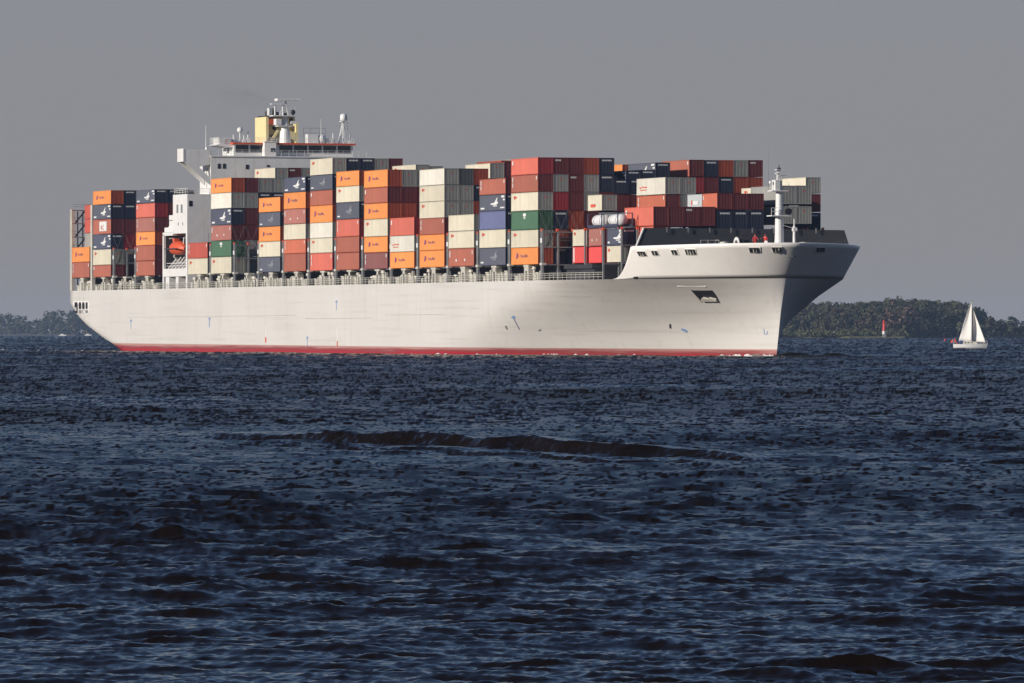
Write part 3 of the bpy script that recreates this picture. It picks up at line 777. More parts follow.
# mooring winches
def winch(x, t, z, r, nm='mooring_winch'):
    y_ = offpix(t, x) - HB
    a = MB(); a.tube((t, y_ - 1.0, z), (t, y_ + 1.0, z), r * 0.62, n=16)
    for d in (-1.0, -0.2, 0.9): a.tube((t, y_ + d, z), (t, y_ + d + 0.12, z), r, n=20, m=1 if d < -0.9 else 0)
    a.box(t - r, t + r, y_ - 0.8, y_ + 0.8, 14.6, z - r * 0.4)
    return a.build(nm, [M['black'], M['mark_white']], ship)
winch(742.5, 44, 16.3, 1.15); winch(772, 47, 16.0, 0.9)
y_ = offpix(41, 707) - HB
a = railing([(41, y_ - 1.0, 14.6), (41, y_ + 1.3, 14.6), (42.5, y_ + 1.3, 14.6)], h=2.4, step=1, w=0.08); a.build('hatch_railing', M['cream'], ship)
for x in (724, 803):
    y_ = offpix(44, x) - HB; a = MB(); a.tube((44, y_, 14.6), (44, y_, 16.2), 0.35); a.lathe([(0.35, 16.2), (0.7, 16.3), (0.6, 16.7), (0.02, 16.8)], (44, y_, 0), 12); a.build('mushroom_vent', M['cream'], ship)
a = MB()
for k in range(8): a.box(TB + 0.2, TB + 0.3, -12 + 3.4 * k, -12 + 3.4 * k + 0.18, 18.2, 18.95)
a.build('breakwater_cleat', M['grey'], ship)
# little crew platform aft of the winches
yp = offpix(45, 760) - HB
a = MB(); a.box(44.2, 46.2, yp - 2.2, yp + 2.2, 15.9, 16.0)
for dt in (44.4, 46.0):
    for dy in (-2, 2): a.bar((dt, yp + dy, 14.6), (dt, yp + dy, 15.9), 0.15)
a.build('winch_platform', M['grey'], ship)
# bow tip rail and fairlead
a = MB(); a.bar((46.0, 12.2, 16.2), (46.0, 12.2, 17.1), 0.2); a.bar((44.5, 13.4, 16.5), (46.5, 12.0, 16.5), 0.3); a.build('fairlead', M['grey'], ship)

# ------------------------------------------------------------------ containers
PAL = {
 'orange': (0.75, 0.25, 0.052), 'cream': (0.60, 0.545, 0.42), 'white': (0.66, 0.62, 0.53), 'navy': (0.050, 0.057, 0.095), 'faded': (0.070, 0.076, 0.105),
 'brown': (0.35, 0.093, 0.052), 'salmon': (0.57, 0.120, 0.075), 'red': (0.47, 0.070, 0.042), 'dusty': (0.36, 0.125, 0.095), 'plum': (0.20, 0.060, 0.055),
 'green': (0.040, 0.115, 0.058), 'lavender': (0.105, 0.12, 0.24), 'maroon': (0.125, 0.015, 0.017), 'rust': (0.34, 0.055, 0.020), 'grey': (0.28, 0.275, 0.25),
 'blue': (0.008, 0.015, 0.040), 'crimson': (0.28, 0.016, 0.022), 'charcoal': (0.085, 0.09, 0.09), 'terracotta': (0.48, 0.115, 0.055), 'pale': (0.40, 0.42, 0.42),
 'scarlet': (0.62, 0.050, 0.045),
}
COLOUR_WORD = {'orange': 'orange', 'cream': 'cream', 'white': 'off-white', 'navy': 'navy blue', 'faded': 'faded navy', 'brown': 'red-brown', 'salmon': 'salmon red', 'red': 'bright brick red',
 'dusty': 'dusty brown', 'plum': 'plum brown', 'green': 'green', 'lavender': 'lavender blue', 'maroon': 'maroon', 'rust': 'rust red', 'grey': 'grey', 'blue': 'dark blue', 'crimson': 'crimson',
 'charcoal': 'charcoal', 'terracotta': 'terracotta', 'pale': 'pale grey', 'scarlet': 'scarlet'}
CM = {k: paint(k + '_container_paint', v, 0.55, 0.09, 0.20, (0.13, 0.07, 0.045), scale=0.40, rnd=0.11) for k, v in PAL.items()}
SHADED_END = {'orange': 'rust', 'brown': 'maroon', 'dusty': 'maroon', 'plum': 'maroon', 'salmon': 'crimson', 'navy': 'blue', 'faded': 'blue', 'cream': 'grey', 'white': 'grey', 'terracotta': 'rust', 'red': 'maroon', 'scarlet': 'crimson', 'lavender': 'blue'}  # end faces darker than sides, shade painted in; rust on orange also redder paint

def text_faces(txt, size):
    cu = bpy.data.curves.new('t', 'FONT'); cu.body = txt; cu.size = size; cu.resolution_u = 1
    o = bpy.data.objects.new('t', cu); C.objects.link(o)
    dg = bpy.context.evaluated_depsgraph_get(); me = o.evaluated_get(dg).to_mesh()
    V = [(v.co.x, v.co.y) for v in me.vertices]; Fc = [tuple(p.vertices) for p in me.polygons]
    o.evaluated_get(dg).to_mesh_clear(); bpy.data.objects.remove(o); bpy.data.curves.remove(cu)
    return V, Fc
TXT = text_faces('Hapag-Lloyd', 1.0); KTXT = text_faces('K', 2.3)
def add_text(mb, T, x, z, y, s, m):
    V, Fc = T; k = len(mb.v)
    mb.v += [(x + a * s, y, z + b * s) for a, b in V]
    for f in Fc: mb.f.append(tuple(k + i for i in f)); mb.m.append(m)
EAGLE = [[(0,0.0),(0.5,0.25),(1.0,0.2),(1.5,0.42),(2.2,1.4),(2.55,1.55),(2.35,1.0),(2.2,0.55),(2.75,0.5),(2.6,0.1),(2.0,-0.2),(1.2,-0.28),(0.5,-0.2)], [(0.9,-0.4),(2.4,-0.35),(2.2,-0.6),(1.0,-0.6)]]

CH = 2.59
def corrugated(mb, x0, x1, z0, z1, y, d, n, m, axis):
    """a ribbed panel along x (axis 0: starboard or port side) or along y (axis 1: end)"""
    pitch = (x1 - x0) / n; pts = []
    for i in range(n):
        a = x0 + pitch * i
        pts += [(a, 0), (a + pitch * .36, 0), (a + pitch * .5, d), (a + pitch * .86, d)]
    pts.append((x1, 0))
    k = len(mb.v)
    for u, w in pts:
        for z in (z0, z1):
            mb.v.append((u, y + w, z) if axis == 0 else (y + w, u, z))
    for i in range(len(pts) - 1):
        mb.f.append((k + 2*i, k + 2*i + 2, k + 2*i + 3, k + 2*i + 1)); mb.m.append(m)

MESHES = {}
def container_meshes(kind, L, style, endk):
    key = (kind, L, style, endk)
    if key in MESHES: return MESHES[key]
    W = 2.438; n = 40 if L > 8 else 20
    b = MB()
    corrugated(b, -L + 0.12, -0.12, 0.14, CH - 0.1, 0.02, 0.030, n, 0, 0)
    corrugated(b, -L + 0.12, -0.12, 0.14, CH - 0.1, W - 0.02, -0.030, n, 0, 0)
    b.poly([(-L + .05, .05, CH - .04), (-.05, .05, CH - .04), (-.05, W - .05, CH - .04), (-L + .05, W - .05, CH - .04)])
    b.poly([(-L + .05, .05, .10), (-.05, .05, .10), (-.05, W - .05, .10), (-L + .05, W - .05, .10)])
    b.poly([(-L + .03, .1, .1), (-L + .03, W - .1, .1), (-L + .03, W - .1, CH - .05), (-L + .03, .1, CH - .05)])
    y = -0.004
    def rect(u0, u1, v0, v1, m): b.poly([(-L + L*u0, y, CH*v0), (-L + L*u1, y, CH*v0), (-L + L*u1, y, CH*v1), (-L + L*u0, y, CH*v1)], m)
    if style == 'emblem':            # blue mark and a small name
        x = -L + L * 0.19
        b.poly([(x, y, CH*.36), (x + .45, y, CH*.36), (x + .75, y, CH*.68), (x + .3, y, CH*.68)], 1); b.poly([(x + .5, y, CH*.40), (x + .95, y, CH*.45), (x + 1.05, y, CH*.60), (x + .75, y, CH*.62)], 2)
        add_text(b, TXT, -L + L * 0.35, CH * .44, y, 0.66, 1)
    elif style == 'eagle':
        sx = 1.35; x = -L + L * .42
        for pl in EAGLE: b.poly([(x + p * sx, y, CH * .42 + q * 0.66) for p, q in pl], 3)
        rect(.05, .19, .12, .22, 3); rect(.80, .96, .14, .22, 3); rect(.84, .96, .80, .92, 3); rect(.90, .97, .62, .72, 3)
    elif style == 'ghost':           # the same bird worn almost away
        sx = 1.3; x = -L + L * .40
        for pl in EAGLE: b.poly([(x + p * sx, y, CH * .45 + q * 0.62) for p, q in pl], 4)
        rect(.05, .16, .14, .22, 3)
    elif style == 'blossom':
        cx, cz = -L + L * .13, CH * .75
        for i in range(5):
            t = 2 * math.pi * i / 5 + .3
            b.poly([(cx + .27*math.cos(t) + .20 * math.cos(s), y, cz + .17*math.sin(t) + .13 * math.sin(s)) for s in [2*math.pi*j/7 for j in range(7)]], 2)
        rect(.17, .21, .70, .80, 2)
    elif style == 'ess':
        rect(.05, .075, .62, .9, 3); rect(.05, .075, .3, .56, 3); rect(.93, .96, .7, .9, 3)
    elif style == 'bars':
        rect(.04, .07, .52, .86, 3); rect(.92, .945, .66, .86, 3); rect(.28, .33, .28, .40, 3); rect(.62, .66, .30, .42, 3)
    elif style == 'kay':
        rect(.36, .76, .2, .86, 3)
        V, Fc = KTXT; k = len(b.v)
        b.v += [(-L + L * .42 + a * 1.9, y - .004, CH * .25 + c * .62) for a, c in V]
        for f in Fc: b.f.append(tuple(k + i for i in f)); b.m.append(0)
    elif style == 'evergreen':
        cx = -L + L * .5; b.poly([(cx + .75*math.cos(s), y, CH*.80 + .26*math.sin(s)) for s in [2*math.pi*j/10 for j in range(10)]], 3); rect(.47, .53, .60, .68, 3)
    elif style == 'redtext':
        rect(.10, .16, .40, .48, 2); rect(.18, .26, .44, .52, 2); rect(.28, .36, .42, .50, 2); rect(.12, .34, .28, .33, 2)
    elif style == 'redsquare':
        rect(.2, .55, .22, .42, 2)
    elif style == 'palered':
        rect(.25, .33, .2, .55, 2); rect(.36, .72, .22, .5, 3)
    elif style == 'stripe':
        rect(.04, .12, .08, .95, 3)
    elif style == 'ell':
        rect(.04, .08, .62, .86, 3)
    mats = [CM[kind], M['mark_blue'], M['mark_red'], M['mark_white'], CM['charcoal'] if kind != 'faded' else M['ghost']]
    body = b.mesh('container', mats)
    f = MB(); e = 0.13
    for x0, x1 in ((-L, -L + e), (-e, 0)):
        for a0, a1 in ((0, e), (W - e, W)): f.box(x0, x1, a0, a1, 0, CH)
        q_ = 1 if x1 == 0 else 0
        f.box(x0 + .002, x1 - .002, e, W - e, 0.02, 0.15, q_); f.box(x0 + .002, x1 - .002, e, W - e, CH - 0.12, CH - .01, q_)
    for a0, a1 in ((0.003, e), (W - e, W - .003)): f.poly([(.004, a0, 0), (.004, a1, 0), (.004, a1, CH), (.004, a0, CH)], 1)
    for a0, a1 in ((0.004, .07), (W - .07, W - .004)):
        f.box(-L + e, -e, a0, a1, 0.02, 0.15); f.box(-L + e, -e, a0, a1, CH - 0.11, CH - .01)
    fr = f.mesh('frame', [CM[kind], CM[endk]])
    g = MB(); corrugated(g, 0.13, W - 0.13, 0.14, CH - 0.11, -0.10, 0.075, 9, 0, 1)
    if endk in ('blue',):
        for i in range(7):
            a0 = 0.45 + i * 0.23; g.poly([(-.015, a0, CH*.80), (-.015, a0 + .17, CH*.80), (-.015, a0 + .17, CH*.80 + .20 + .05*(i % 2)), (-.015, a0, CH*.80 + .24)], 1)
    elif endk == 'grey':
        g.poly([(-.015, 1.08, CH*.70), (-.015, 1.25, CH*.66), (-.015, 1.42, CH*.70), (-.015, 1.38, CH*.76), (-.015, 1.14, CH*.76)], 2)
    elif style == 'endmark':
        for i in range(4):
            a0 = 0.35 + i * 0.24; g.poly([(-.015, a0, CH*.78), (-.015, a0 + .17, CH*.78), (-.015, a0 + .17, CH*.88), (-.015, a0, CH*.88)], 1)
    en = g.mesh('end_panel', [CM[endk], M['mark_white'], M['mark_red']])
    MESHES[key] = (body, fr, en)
    return MESHES[key]
M['ghost'] = paint('worn_white_emblem', (0.20, 0.21, 0.23), 0.6, 0.3)
LABELS = {}
NCON = 0
def container(tf, off, z0, z1, kind, style=None, L=12.19, label='', group='', endk=None):
    global NCON
    endk = endk or SHADED_END.get(kind, kind)
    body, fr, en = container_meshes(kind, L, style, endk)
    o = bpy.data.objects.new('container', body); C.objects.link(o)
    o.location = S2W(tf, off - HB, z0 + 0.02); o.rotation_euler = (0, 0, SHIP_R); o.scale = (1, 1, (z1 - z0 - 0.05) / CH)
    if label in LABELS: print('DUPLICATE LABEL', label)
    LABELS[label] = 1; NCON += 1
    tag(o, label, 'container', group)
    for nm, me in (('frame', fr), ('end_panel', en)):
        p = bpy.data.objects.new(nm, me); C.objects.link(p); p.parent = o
    return o
def ordn(i): return ['zeroth', 'first', 'second', 'third', 'fourth', 'fifth', 'sixth', 'seventh', 'eighth', 'ninth', 'tenth', 'eleventh', 'twelfth', 'thirteenth', 'fourteenth', 'fifteenth', 'sixteenth', 'seventeenth'][i]
MARK = {'emblem': 'with small blue emblem', 'eagle': 'with white bird emblem', 'ghost': 'with worn emblem', 'blossom': 'with red blossom mark', 'kay': 'with large white letter K', 'evergreen': 'with white top emblem', 'redtext': 'with red lettering', 'bars': 'with white corner marks', 'ess': 'with white edge lettering', 'redsquare': 'with red square', 'palered': 'with red and white lettering', 'stripe': 'with white left stripe', 'ell': 'with white corner mark'}

# near-side stacks, from the stern: picture rows of the box edges, then the boxes from the deck up
STACKS = [
 ('A', [276.6, 261.7, 246.7], ['brown:ess', 'orange:emblem']),
 ('B', [277.9, 264.6, 249, 233.7, 218.9, 203.9, 190], ['brown:ell', 'cream:blossom', 'navy:eagle', 'brown:kay', 'faded:eagle', 'orange:emblem']),
 ('C', [276, 260.4, 244.8, 231.3, 217, 202.7, 189], ['brown:ess', 'brown:ell', 'orange:emblem', 'dusty:ess', 'salmon:ell', 'faded:eagle']),
 ('D', [274, 258, 242], ['cream:blossom', 'red:ess']),
 ('E', [272.5, 256.5, 240, 224.6, 208, 192.3, 177.4], ['cream:blossom', 'green:evergreen', 'dusty:bars', 'navy:eagle', 'white:', 'orange:emblem']),
 ('F', [271.2, 256.5, 241, 226, 211.4, 196.7], ['faded:ghost', 'cream:blossom', 'orange:emblem', 'faded:ghost', 'orange:emblem']),
 ('G', [270.3, 253, 239, 223.5, 208, 191.6, 176.3], ['brown:', 'terracotta:ess', 'cream:', 'dusty:bars', 'orange:emblem', 'navy:eagle']),
 ('H', [269.7, 252.5, 237.4, 222, 204.8, 189.5, 174, 157.6], ['salmon:ess', 'cream:blossom', 'white:', 'orange:emblem', 'brown:ell', 'faded:ghost', 'cream:blossom']),
 ('I', [268.5, 252, 236, 218.6, 201.5, 185.5, 170], ['brown:ell', 'brown:', 'salmon:ess', 'faded:ghost', 'cream:blossom', 'orange:emblem']),
 ('J', [267.4, 252, 236, 218.4, 202.6, 186.6, 169.2], ['plum:ess', 'orange:emblem', 'cream:blossom', 'orange:emblem', 'brown:ell', 'orange:emblem']),
 ('K', [266.7, 251.4, 235.1, 216.9], ['orange:emblem', 'white:redtext', 'salmon:ell']),
 ('L', [265.9, 249.8, 234, 217.5, 200.8, 184.6, 168], ['orange:emblem', 'orange:emblem', 'brown:ess', 'cream:blossom', 'cream:blossom', 'white:']),
 ('M', [265.3, 247.7, 230.5, 214], ['brown:bars', 'cream:blossom', 'cream:']),
 ('N', [264.8, 247.3, 229, 210.3, 193.8, 177.8], ['faded:ghost', 'cream:blossom', 'lavender:', 'faded:eagle', 'brown:ess']),
 ('O', [264.2, 247, 229.5, 210.3, 191.6, 174, 157], ['orange:emblem', 'cream:blossom', 'green:evergreen', 'cream:blossom', 'brown:ess', 'salmon:ell']),
]
NEAR = 'containers stacked along the near side of the ship'
TIER = {}
for si, (b, ys_, boxes) in enumerate(STACKS):
    tf = BAYS[b]; zs = [zpix(tf, 0, y) for y in ys_]; zs[0] = ZB
    TIER[b] = zs
    for i, bx in enumerate(boxes):
        k, s = bx.split(':')
        nb = len(boxes)
        pos = 'top box' if i == nb - 1 else 'bottom box' if i == 0 else ordn(i + 1) + ' box up'
        lab = ' '.join(f"{COLOUR_WORD[k]} container {MARK.get(s, '')}, {pos} of {ordn(si + 1)} near-side stack from stern".split())
        lab = lab.replace(' ,', ',')
        container(tf, 0, zs[i], zs[i+1], k, s or None, label=lab, group=NEAR)
# how far the inner rows are seen: bay, row inboard, tier from the deck (or heights), colour
INNER = 'containers in the inner rows of the ship'
def tiers(b): 
    z = list(TIER.get(b, [ZB]))
    while len(z) < 9: z.append(z[-1] + 2.7)
    return z
def inner(b, k, items, L=12.19, tf=None):
    for it in items:
        tier, kind = it[0], it[1]; st = it[2] if len(it) > 2 else None; ek = it[3] if len(it) > 3 else None
        z = tiers(b)
        row = ordn(int(round(k)) + 1)
        lab = f"{COLOUR_WORD[ek or SHADED_END.get(kind, kind)]}-ended container, tier {tier}, {row} row inboard, beside {ordn([s[0] for s in STACKS].index(b) + 1)} near-side stack"
        container(BAYS[b] if tf is None else tf, 2.48 * k, z[tier-1], z[tier], kind, st, L, lab, INNER, ek)
inner('A', 1, [(3, 'grey'), (4, 'red'), (5, 'red')])
inner('B', 1, [(1, 'maroon'), (2, 'grey'), (3, 'crimson'), (4, 'maroon'), (5, 'blue'), (6, 'blue')])
inner('B', 2, [(5, 'rust'), (6, 'blue')])
inner('C', 1, [(4, 'maroon'), (5, 'maroon'), (6, 'blue')])
inner('E', 1, [(1, 'grey'), (2, 'grey'), (3, 'maroon'), (4, 'maroon'), (5, 'grey'), (6, 'maroon')])
inner('E', 2, [(1, 'rust'), (3, 'maroon'), (4, 'blue'), (5, 'blue'), (6, 'grey')])
inner('E', 3, [(5, 'blue'), (6, 'grey')])
inner('E', 4, [(6, 'grey')])
inner('F', 1, [(1, 'maroon'), (2, 'blue'), (3, 'rust'), (4, 'maroon'), (5, 'rust')]); inner('F', 2, [(5, 'blue')])
inner('G', 1, [(5, 'maroon'), (6, 'blue')])
inner('H', 1, [(7, 'blue'), (6, 'blue')]); inner('H', 2, [(7, 'blue')]); inner('H', 3, [(7, 'grey')]); inner('H', 4, [(7, 'maroon')])
inner('I', 1, [(6, 'maroon'), (5, 'blue')])
inner('J', 1, [(3, 'maroon'), (4, 'rust'), (5, 'maroon'), (6, 'grey')]); inner('J', 2, [(3, 'maroon'), (4, 'red'), (5, 'red'), (6, 'grey')])
inner('K', 1, [(3, 'crimson'), (2, 'grey')]); inner('K', 2, [(3, 'maroon')])
inner('L', 1, [(3, 'maroon'), (4, 'grey'), (5, 'grey'), (6, 'charcoal')]); inner('L', 2, [(3, 'grey'), (4, 'orange'), (5, 'blue'), (6, 'rust')])
inner('M', 1, [(3, 'grey'), (2, 'maroon')]); inner('M', 2, [(3, 'rust')])
inner('N', 1, [(5, 'maroon'), (4, 'blue')])
inner('O', 1, [(1, 'blue'), (2, 'rust'), (3, 'blue'), (4, 'crimson'), (5, 'grey'), (6, 'maroon', 'endmark')])
inner('O', 2, [(1, 'charcoal'), (2, 'maroon'), (3, 'rust'), (4, 'maroon'), (5, 'maroon', 'endmark'), (6, 'maroon')])
inner('O', 3, [(3, 'maroon'), (4, 'grey'), (5, 'grey'), (6, 'rust')])
inner('O', 4, [(4, 'maroon'), (5, 'blue'), (6, 'blue')])
inner('E', 0, []) 
# single boxes further across, set by where their front lower edge stands
def spot(tf, x, ytop, ybot, kind, label, style=None, L=12.19, endk=None, group=INNER):
    off = offpix(tf, x)
    container(tf, off, zpix(tf, off, ybot), zpix(tf, off, ytop), kind, style, L, label, group, endk)
B_ = BAYS
spot(B_['D'], 275, 167.5, 183, 'cream', 'cream container with red blossom mark, standing before the grey bridge front', 'blossom')
spot(B_['D'], 288.2, 167.5, 183, 'maroon', 'maroon-ended container between two grey ends before the bridge front', 'endmark')
spot(B_['D'], 301, 167.5, 183, 'grey', 'grey container end right of a maroon one before the bridge front')
spot(B_['I'], 415.7, 164.3, 180, 'cream', 'cream container with shaded grey end showing over tenth stack from stern', 'blossom')
spot(B_['I'], 429, 165.8, 181, 'grey', 'grey container end showing low over the twelfth near-side stack')
spot(B_['K'], 490, 163, 178.5, 'cream', 'cream container with shaded grey end behind the rust red end over stack thirteen')
spot(B_['K'], 504.5, 161.5, 178, 'maroon', 'maroon container end just left of the salmon red top box')
spot(B_['J'], 501.5, 160.2, 176, 'rust', 'rust red container whose long top edge shows above a cream one')
spot(B_['J'], 515.5, 158.6, 175, 'grey', 'grey container behind the salmon red top box of the fifteenth stack')
spot(B_['O'], 626, 170.2, 185.5, 'navy', 'navy container with white bird emblem right of the tallest dark blue ends', 'eagle')
spot(B_['O'], 640.3, 169.6, 185.5, 'blue', 'dark blue container end with white strip, above the off-white long box')
spot(B_['N'], 655.5, 162.2, 178.5, 'faded', 'faded navy container with white bird, topmost left of the red-brown top box', 'eagle')
spot(B_['M'], 622.3, 164.2, 180, 'orange', 'small visible end of an orange container beside the tallest dark blue end')
for i, (k6, k5) in enumerate((('dusty', 'crimson'), ('blue', 'maroon'), ('rust', 'blue'), ('grey', 'rust'), ('maroon', 'rust'))):
    x = 689.3 + 14.75 * i
    nm = ordn(i + 1)
    if k6 == 'dusty': spot(B_['N'], x, 159.4, 176.6, 'brown', 'red-brown long container, leftmost of the top row behind the foredeck', 'ess', endk='maroon')
    else: spot(B_['N'], x, 159.8, 176.9, k6, f"{COLOUR_WORD[k6]}-ended container, {nm} from left in the top row behind the foredeck", 'endmark' if k6 == 'maroon' else None)
    spot(B_['N'], x, 177.1, 193, k5, f"{COLOUR_WORD[k5]}-ended container, {nm} from left in the row below the foredeck top row")
# bay of short boxes aft of the breakwater
P1, P2, R1, R2 = 14.0, 20.3, 28.4, 34.6
SH = 6.06
FWD = 'containers in the two bays behind the breakwater'
spot(P1, 586.6, 246.3, 263, 'scarlet', 'short scarlet container with white stripe, under a cream one at deck edge', 'stripe', SH, group=FWD)
spot(P1, 586.6, 229, 245.8, 'cream', 'short cream container with red blossom, on a scarlet striped one', 'blossom', SH, group=FWD)
spot(P2, 601.8, 246.3, 263, 'scarlet', 'short scarlet container under a short dusty brown one near the bow ramp', None, SH, group=FWD)
spot(P2, 601.8, 228.2, 245.8, 'dusty', 'short dusty brown container carrying a white tank near the bow ramp', 'bars', SH, group=FWD)
spot(P2, 601.8, 194.4, 210.5, 'cream', 'short cream container with red square above the white tank', 'redsquare', SH, group=FWD)
spot(R1, 621.2, 245.5, 262, 'cream', 'short cream container with red blossom beside the curved bow ramp', 'blossom', SH, group=FWD)
spot(R1, 621.2, 228, 245, 'navy', 'short navy container with white bird beside the curved bow ramp', 'eagle', SH, group=FWD)
#spot(R2, 636.2, 245.5, 262, 'cream', 'short container with grey end, lowest behind the curved bow ramp', None, SH, group=FWD)
#spot(R2, 636.2, 228, 245, 'blue', 'short dark blue container end with white strip behind the bow ramp', None, SH, group=FWD)
spot(B_['O'], 613.9, 194.4, 211.5, 'maroon', 'maroon container end above the second white tank')
spot(B_['O'], 629, 194.4, 211.5, 'maroon', 'maroon container end just left of the terracotta box under the off-white one')
spot(B_['O'], 613.9, 179.2, 194, 'blue', 'dark blue container end above the maroon one over the white tanks')
spot(B_['O'], 629, 179.2, 194, 'blue', 'dark blue container end touching the left of the off-white long box')
spot(R2, 653.4, 206.2, 225.8, 'salmon', 'long salmon red container with maroon end above the breakwater corner', 'ell', endk='maroon', group=FWD)
spot(R2, 653.4, 226.0, 243, 'salmon', 'long salmon red container half hidden by the breakwater corner', 'ess', endk='maroon', group=FWD)
spot(P2, 665.2, 177, 194.2, 'white', 'long off-white container with faint red lettering and shaded grey end, over a terracotta one', 'redtext', group=FWD)
spot(P2, 665.2, 194.6, 210, 'terracotta', 'long terracotta container squeezed under the off-white one', 'ess', endk='maroon', group=FWD)
spot(P2, 680.8, 177.2, 194.2, 'grey', 'grey container end right beside the long off-white container end', None, group=FWD)
spot(P2, 680.8, 194.6, 210, 'grey', 'grey container end left of the pale grey short box', None, group=FWD)
for i, x in enumerate((668.6, 684.2, 700.0)):
    spot(R2, x, 206.4, 226.2, 'maroon', f"maroon container end, {ordn(i + 2)} from left in the lowest row over the breakwater", 'endmark' if i == 1 else None, group=FWD)
for i, x in enumerate((717.2, 733.0, 748.6)):
    spot(R2, x, 210.2, 229.5, 'blue', f"dark blue container end, {ordn(i + 1)} of three low behind the breakwater, under maroon ends", None, group=FWD)
spot(R1, 702, 193.8, 207.4, 'pale', 'short pale grey container with red and white lettering, left of an orange one', 'palered', SH, group=FWD)
spot(R2, 717.2, 192.8, 209.6, 'terracotta', 'short orange-red container between pale grey box and maroon ends', 'ell', SH, 'maroon', group=FWD)
for i, x in enumerate((733.0, 748.6)):
    spot(R2, x, 193.2, 209.8, 'maroon', f"maroon container end, {('middle', 'right')[i]} of three above the dark blue ends", None, group=FWD)
spot(P2, 771, 186.6, 202.8, 'cream', 'long cream container with red blossom, just left of the white foremast', 'blossom', group=FWD)
spot(P2, 786.2, 203.5, 219, 'blue', 'dark blue container end in shadow behind the foremast', None, group=FWD)
spot(P1 + 1, 805.8, 177, 193.4, 'cream', 'cream container top right of the foremast with shaded grey end, farthest to port', None, group=FWD)
spot(P1 + 1, 805.8, 193.8, 212, 'maroon', 'maroon container end at the far right edge of the load', None, group=FWD)
spot(P1 + 1, 805.8, 212.4, 231, 'blue', 'dark blue container end lowest at the far right edge of the load', None, group=FWD)
spot(R2, 781, 185.2, 204.2, 'grey', 'upper grey container end directly right of the foremast', None, group=FWD)
spot(R2, 796.4, 185.2, 204.2, 'grey', 'upper grey ribbed container end, second right of the foremast', None, group=FWD)
spot(R2, 781, 206, 224, 'grey', 'lower grey container end directly right of the foremast, beside the horn', None, group=FWD)
spot(R2, 796.4, 206, 224, 'grey', 'lower grey ribbed container end, second right of the foremast', None, group=FWD)

# tank containers
M['tank_white'] = paint('tank_white', (0.74, 0.73, 0.72), 0.35, 0.05, 0.15, (0.4,0.35,0.3))
def tank(tf, x, ytop, ybot, label, st=0):
    off = offpix(tf, x); z0 = zpix(tf, off, ybot); z1 = zpix(tf, off, ytop); h = z1 - z0; L = SH
    root = empty('tank_container', S2W(tf, off - HB, z0), SHIP_R)
    tag(root, label, 'tank container', 'white tank containers near the bow ramp')
    a = MB(); r = min(1.06, h / 2 - 0.16)
    pr = [(0.02, -L + 0.45), (r * .6, -L + 0.52), (r * .9, -L + 0.75), (r, -L + 1.15), (r, -1.5), (r * .9, -1.15), (r * .6, -0.92), (0.02, -0.85)]
    a.lathe(pr, (0, 1.22, h / 2), 20, axis=0); a.build('tank', M['tank_white'], root, smooth=True)
    f = MB()
    for x0 in (-L, -0.12):
        for y0 in (0, 2.31): f.box(x0 - 0.08, x0 + 0.16, y0, y0 + .12, 0, h)
        f.box(x0 + .003, x0 + .117, .12, 2.31, 0, .12); f.box(x0 + .003, x0 + .117, .12, 2.31, h - .12, h)
    for y0 in (0.004, 2.33): f.box(-L + .12, -.12, y0, y0 + .1, 0.003, .42)
    f.build('frame', CM['navy'], root)
    b = MB()
    for dx in (-L * .72, -L * .3): b.lathe([(r + .02, dx), (r + .02, dx + .12)], (0, 1.22, h / 2), 20, axis=0)
    b.build('band', M['grey'], root)
    return root
tank(P2, 601.6, 213.2, 227.6, 'white tank container in navy frame, left one between cream and dusty boxes')
tank(R1, 617.6, 212.6, 226.6, 'white tank container in navy frame, right one left of the salmon box')
#tank(R2, 632.0, 212.6, 226.6, 'white tank container mostly hidden behind the salmon red box')

# ------------------------------------------------------------------ lifeboat
lb = empty('lifeboat', S2W(-191.6, -19.5, 18.5), SHIP_R); lb.scale = (1.06, 1, 1.08)
tag(lb, 'orange-red enclosed lifeboat hanging in the white recess of the deckhouse', 'lifeboat')
a = MB(); n = 14
ring = []
for i in range(13):
    t = -3.7 + 7.4 * i / 12; q = 1 - abs(t / 3.75) ** 2.4; w = 1.45 * max(0.02, q) ** 0.6
    k = len(a.v)
    for j in range(n):
        th = 2 * math.pi * j / n; s_, c_ = math.sin(th), math.cos(th)
        a.v.append((t, w * c_, (1.35 if s_ > 0 else 1.05) * s_ * max(0.05, q) ** (0.55 if s_ > 0 else 0.45)))
    if i:
        for j in range(n):
            jj = (j + 1) % n; a.f.append((k - n + j, k - n + jj, k + jj, k + j)); a.m.append(0)
a.build('boat_hull', M['orange_red'], lb, smooth=True)
a = MB(); a.box(-3.7, 3.7, -1.52, -1.42, -0.12, 0.10); a.build('fender_strip', M['dark'], lb)
a = MB(); a.box(-2.2, -1.0, -0.5, 0.5, 1.25, 1.75); a.build('cockpit_dome', M['orange_red'], lb)
for t in (-2.9, 2.9):
    a = MB(); a.tube((t, 0, 0.7), (t, 0, 1.9), 0.09); a.build('lifting_hook', M['white'], lb)

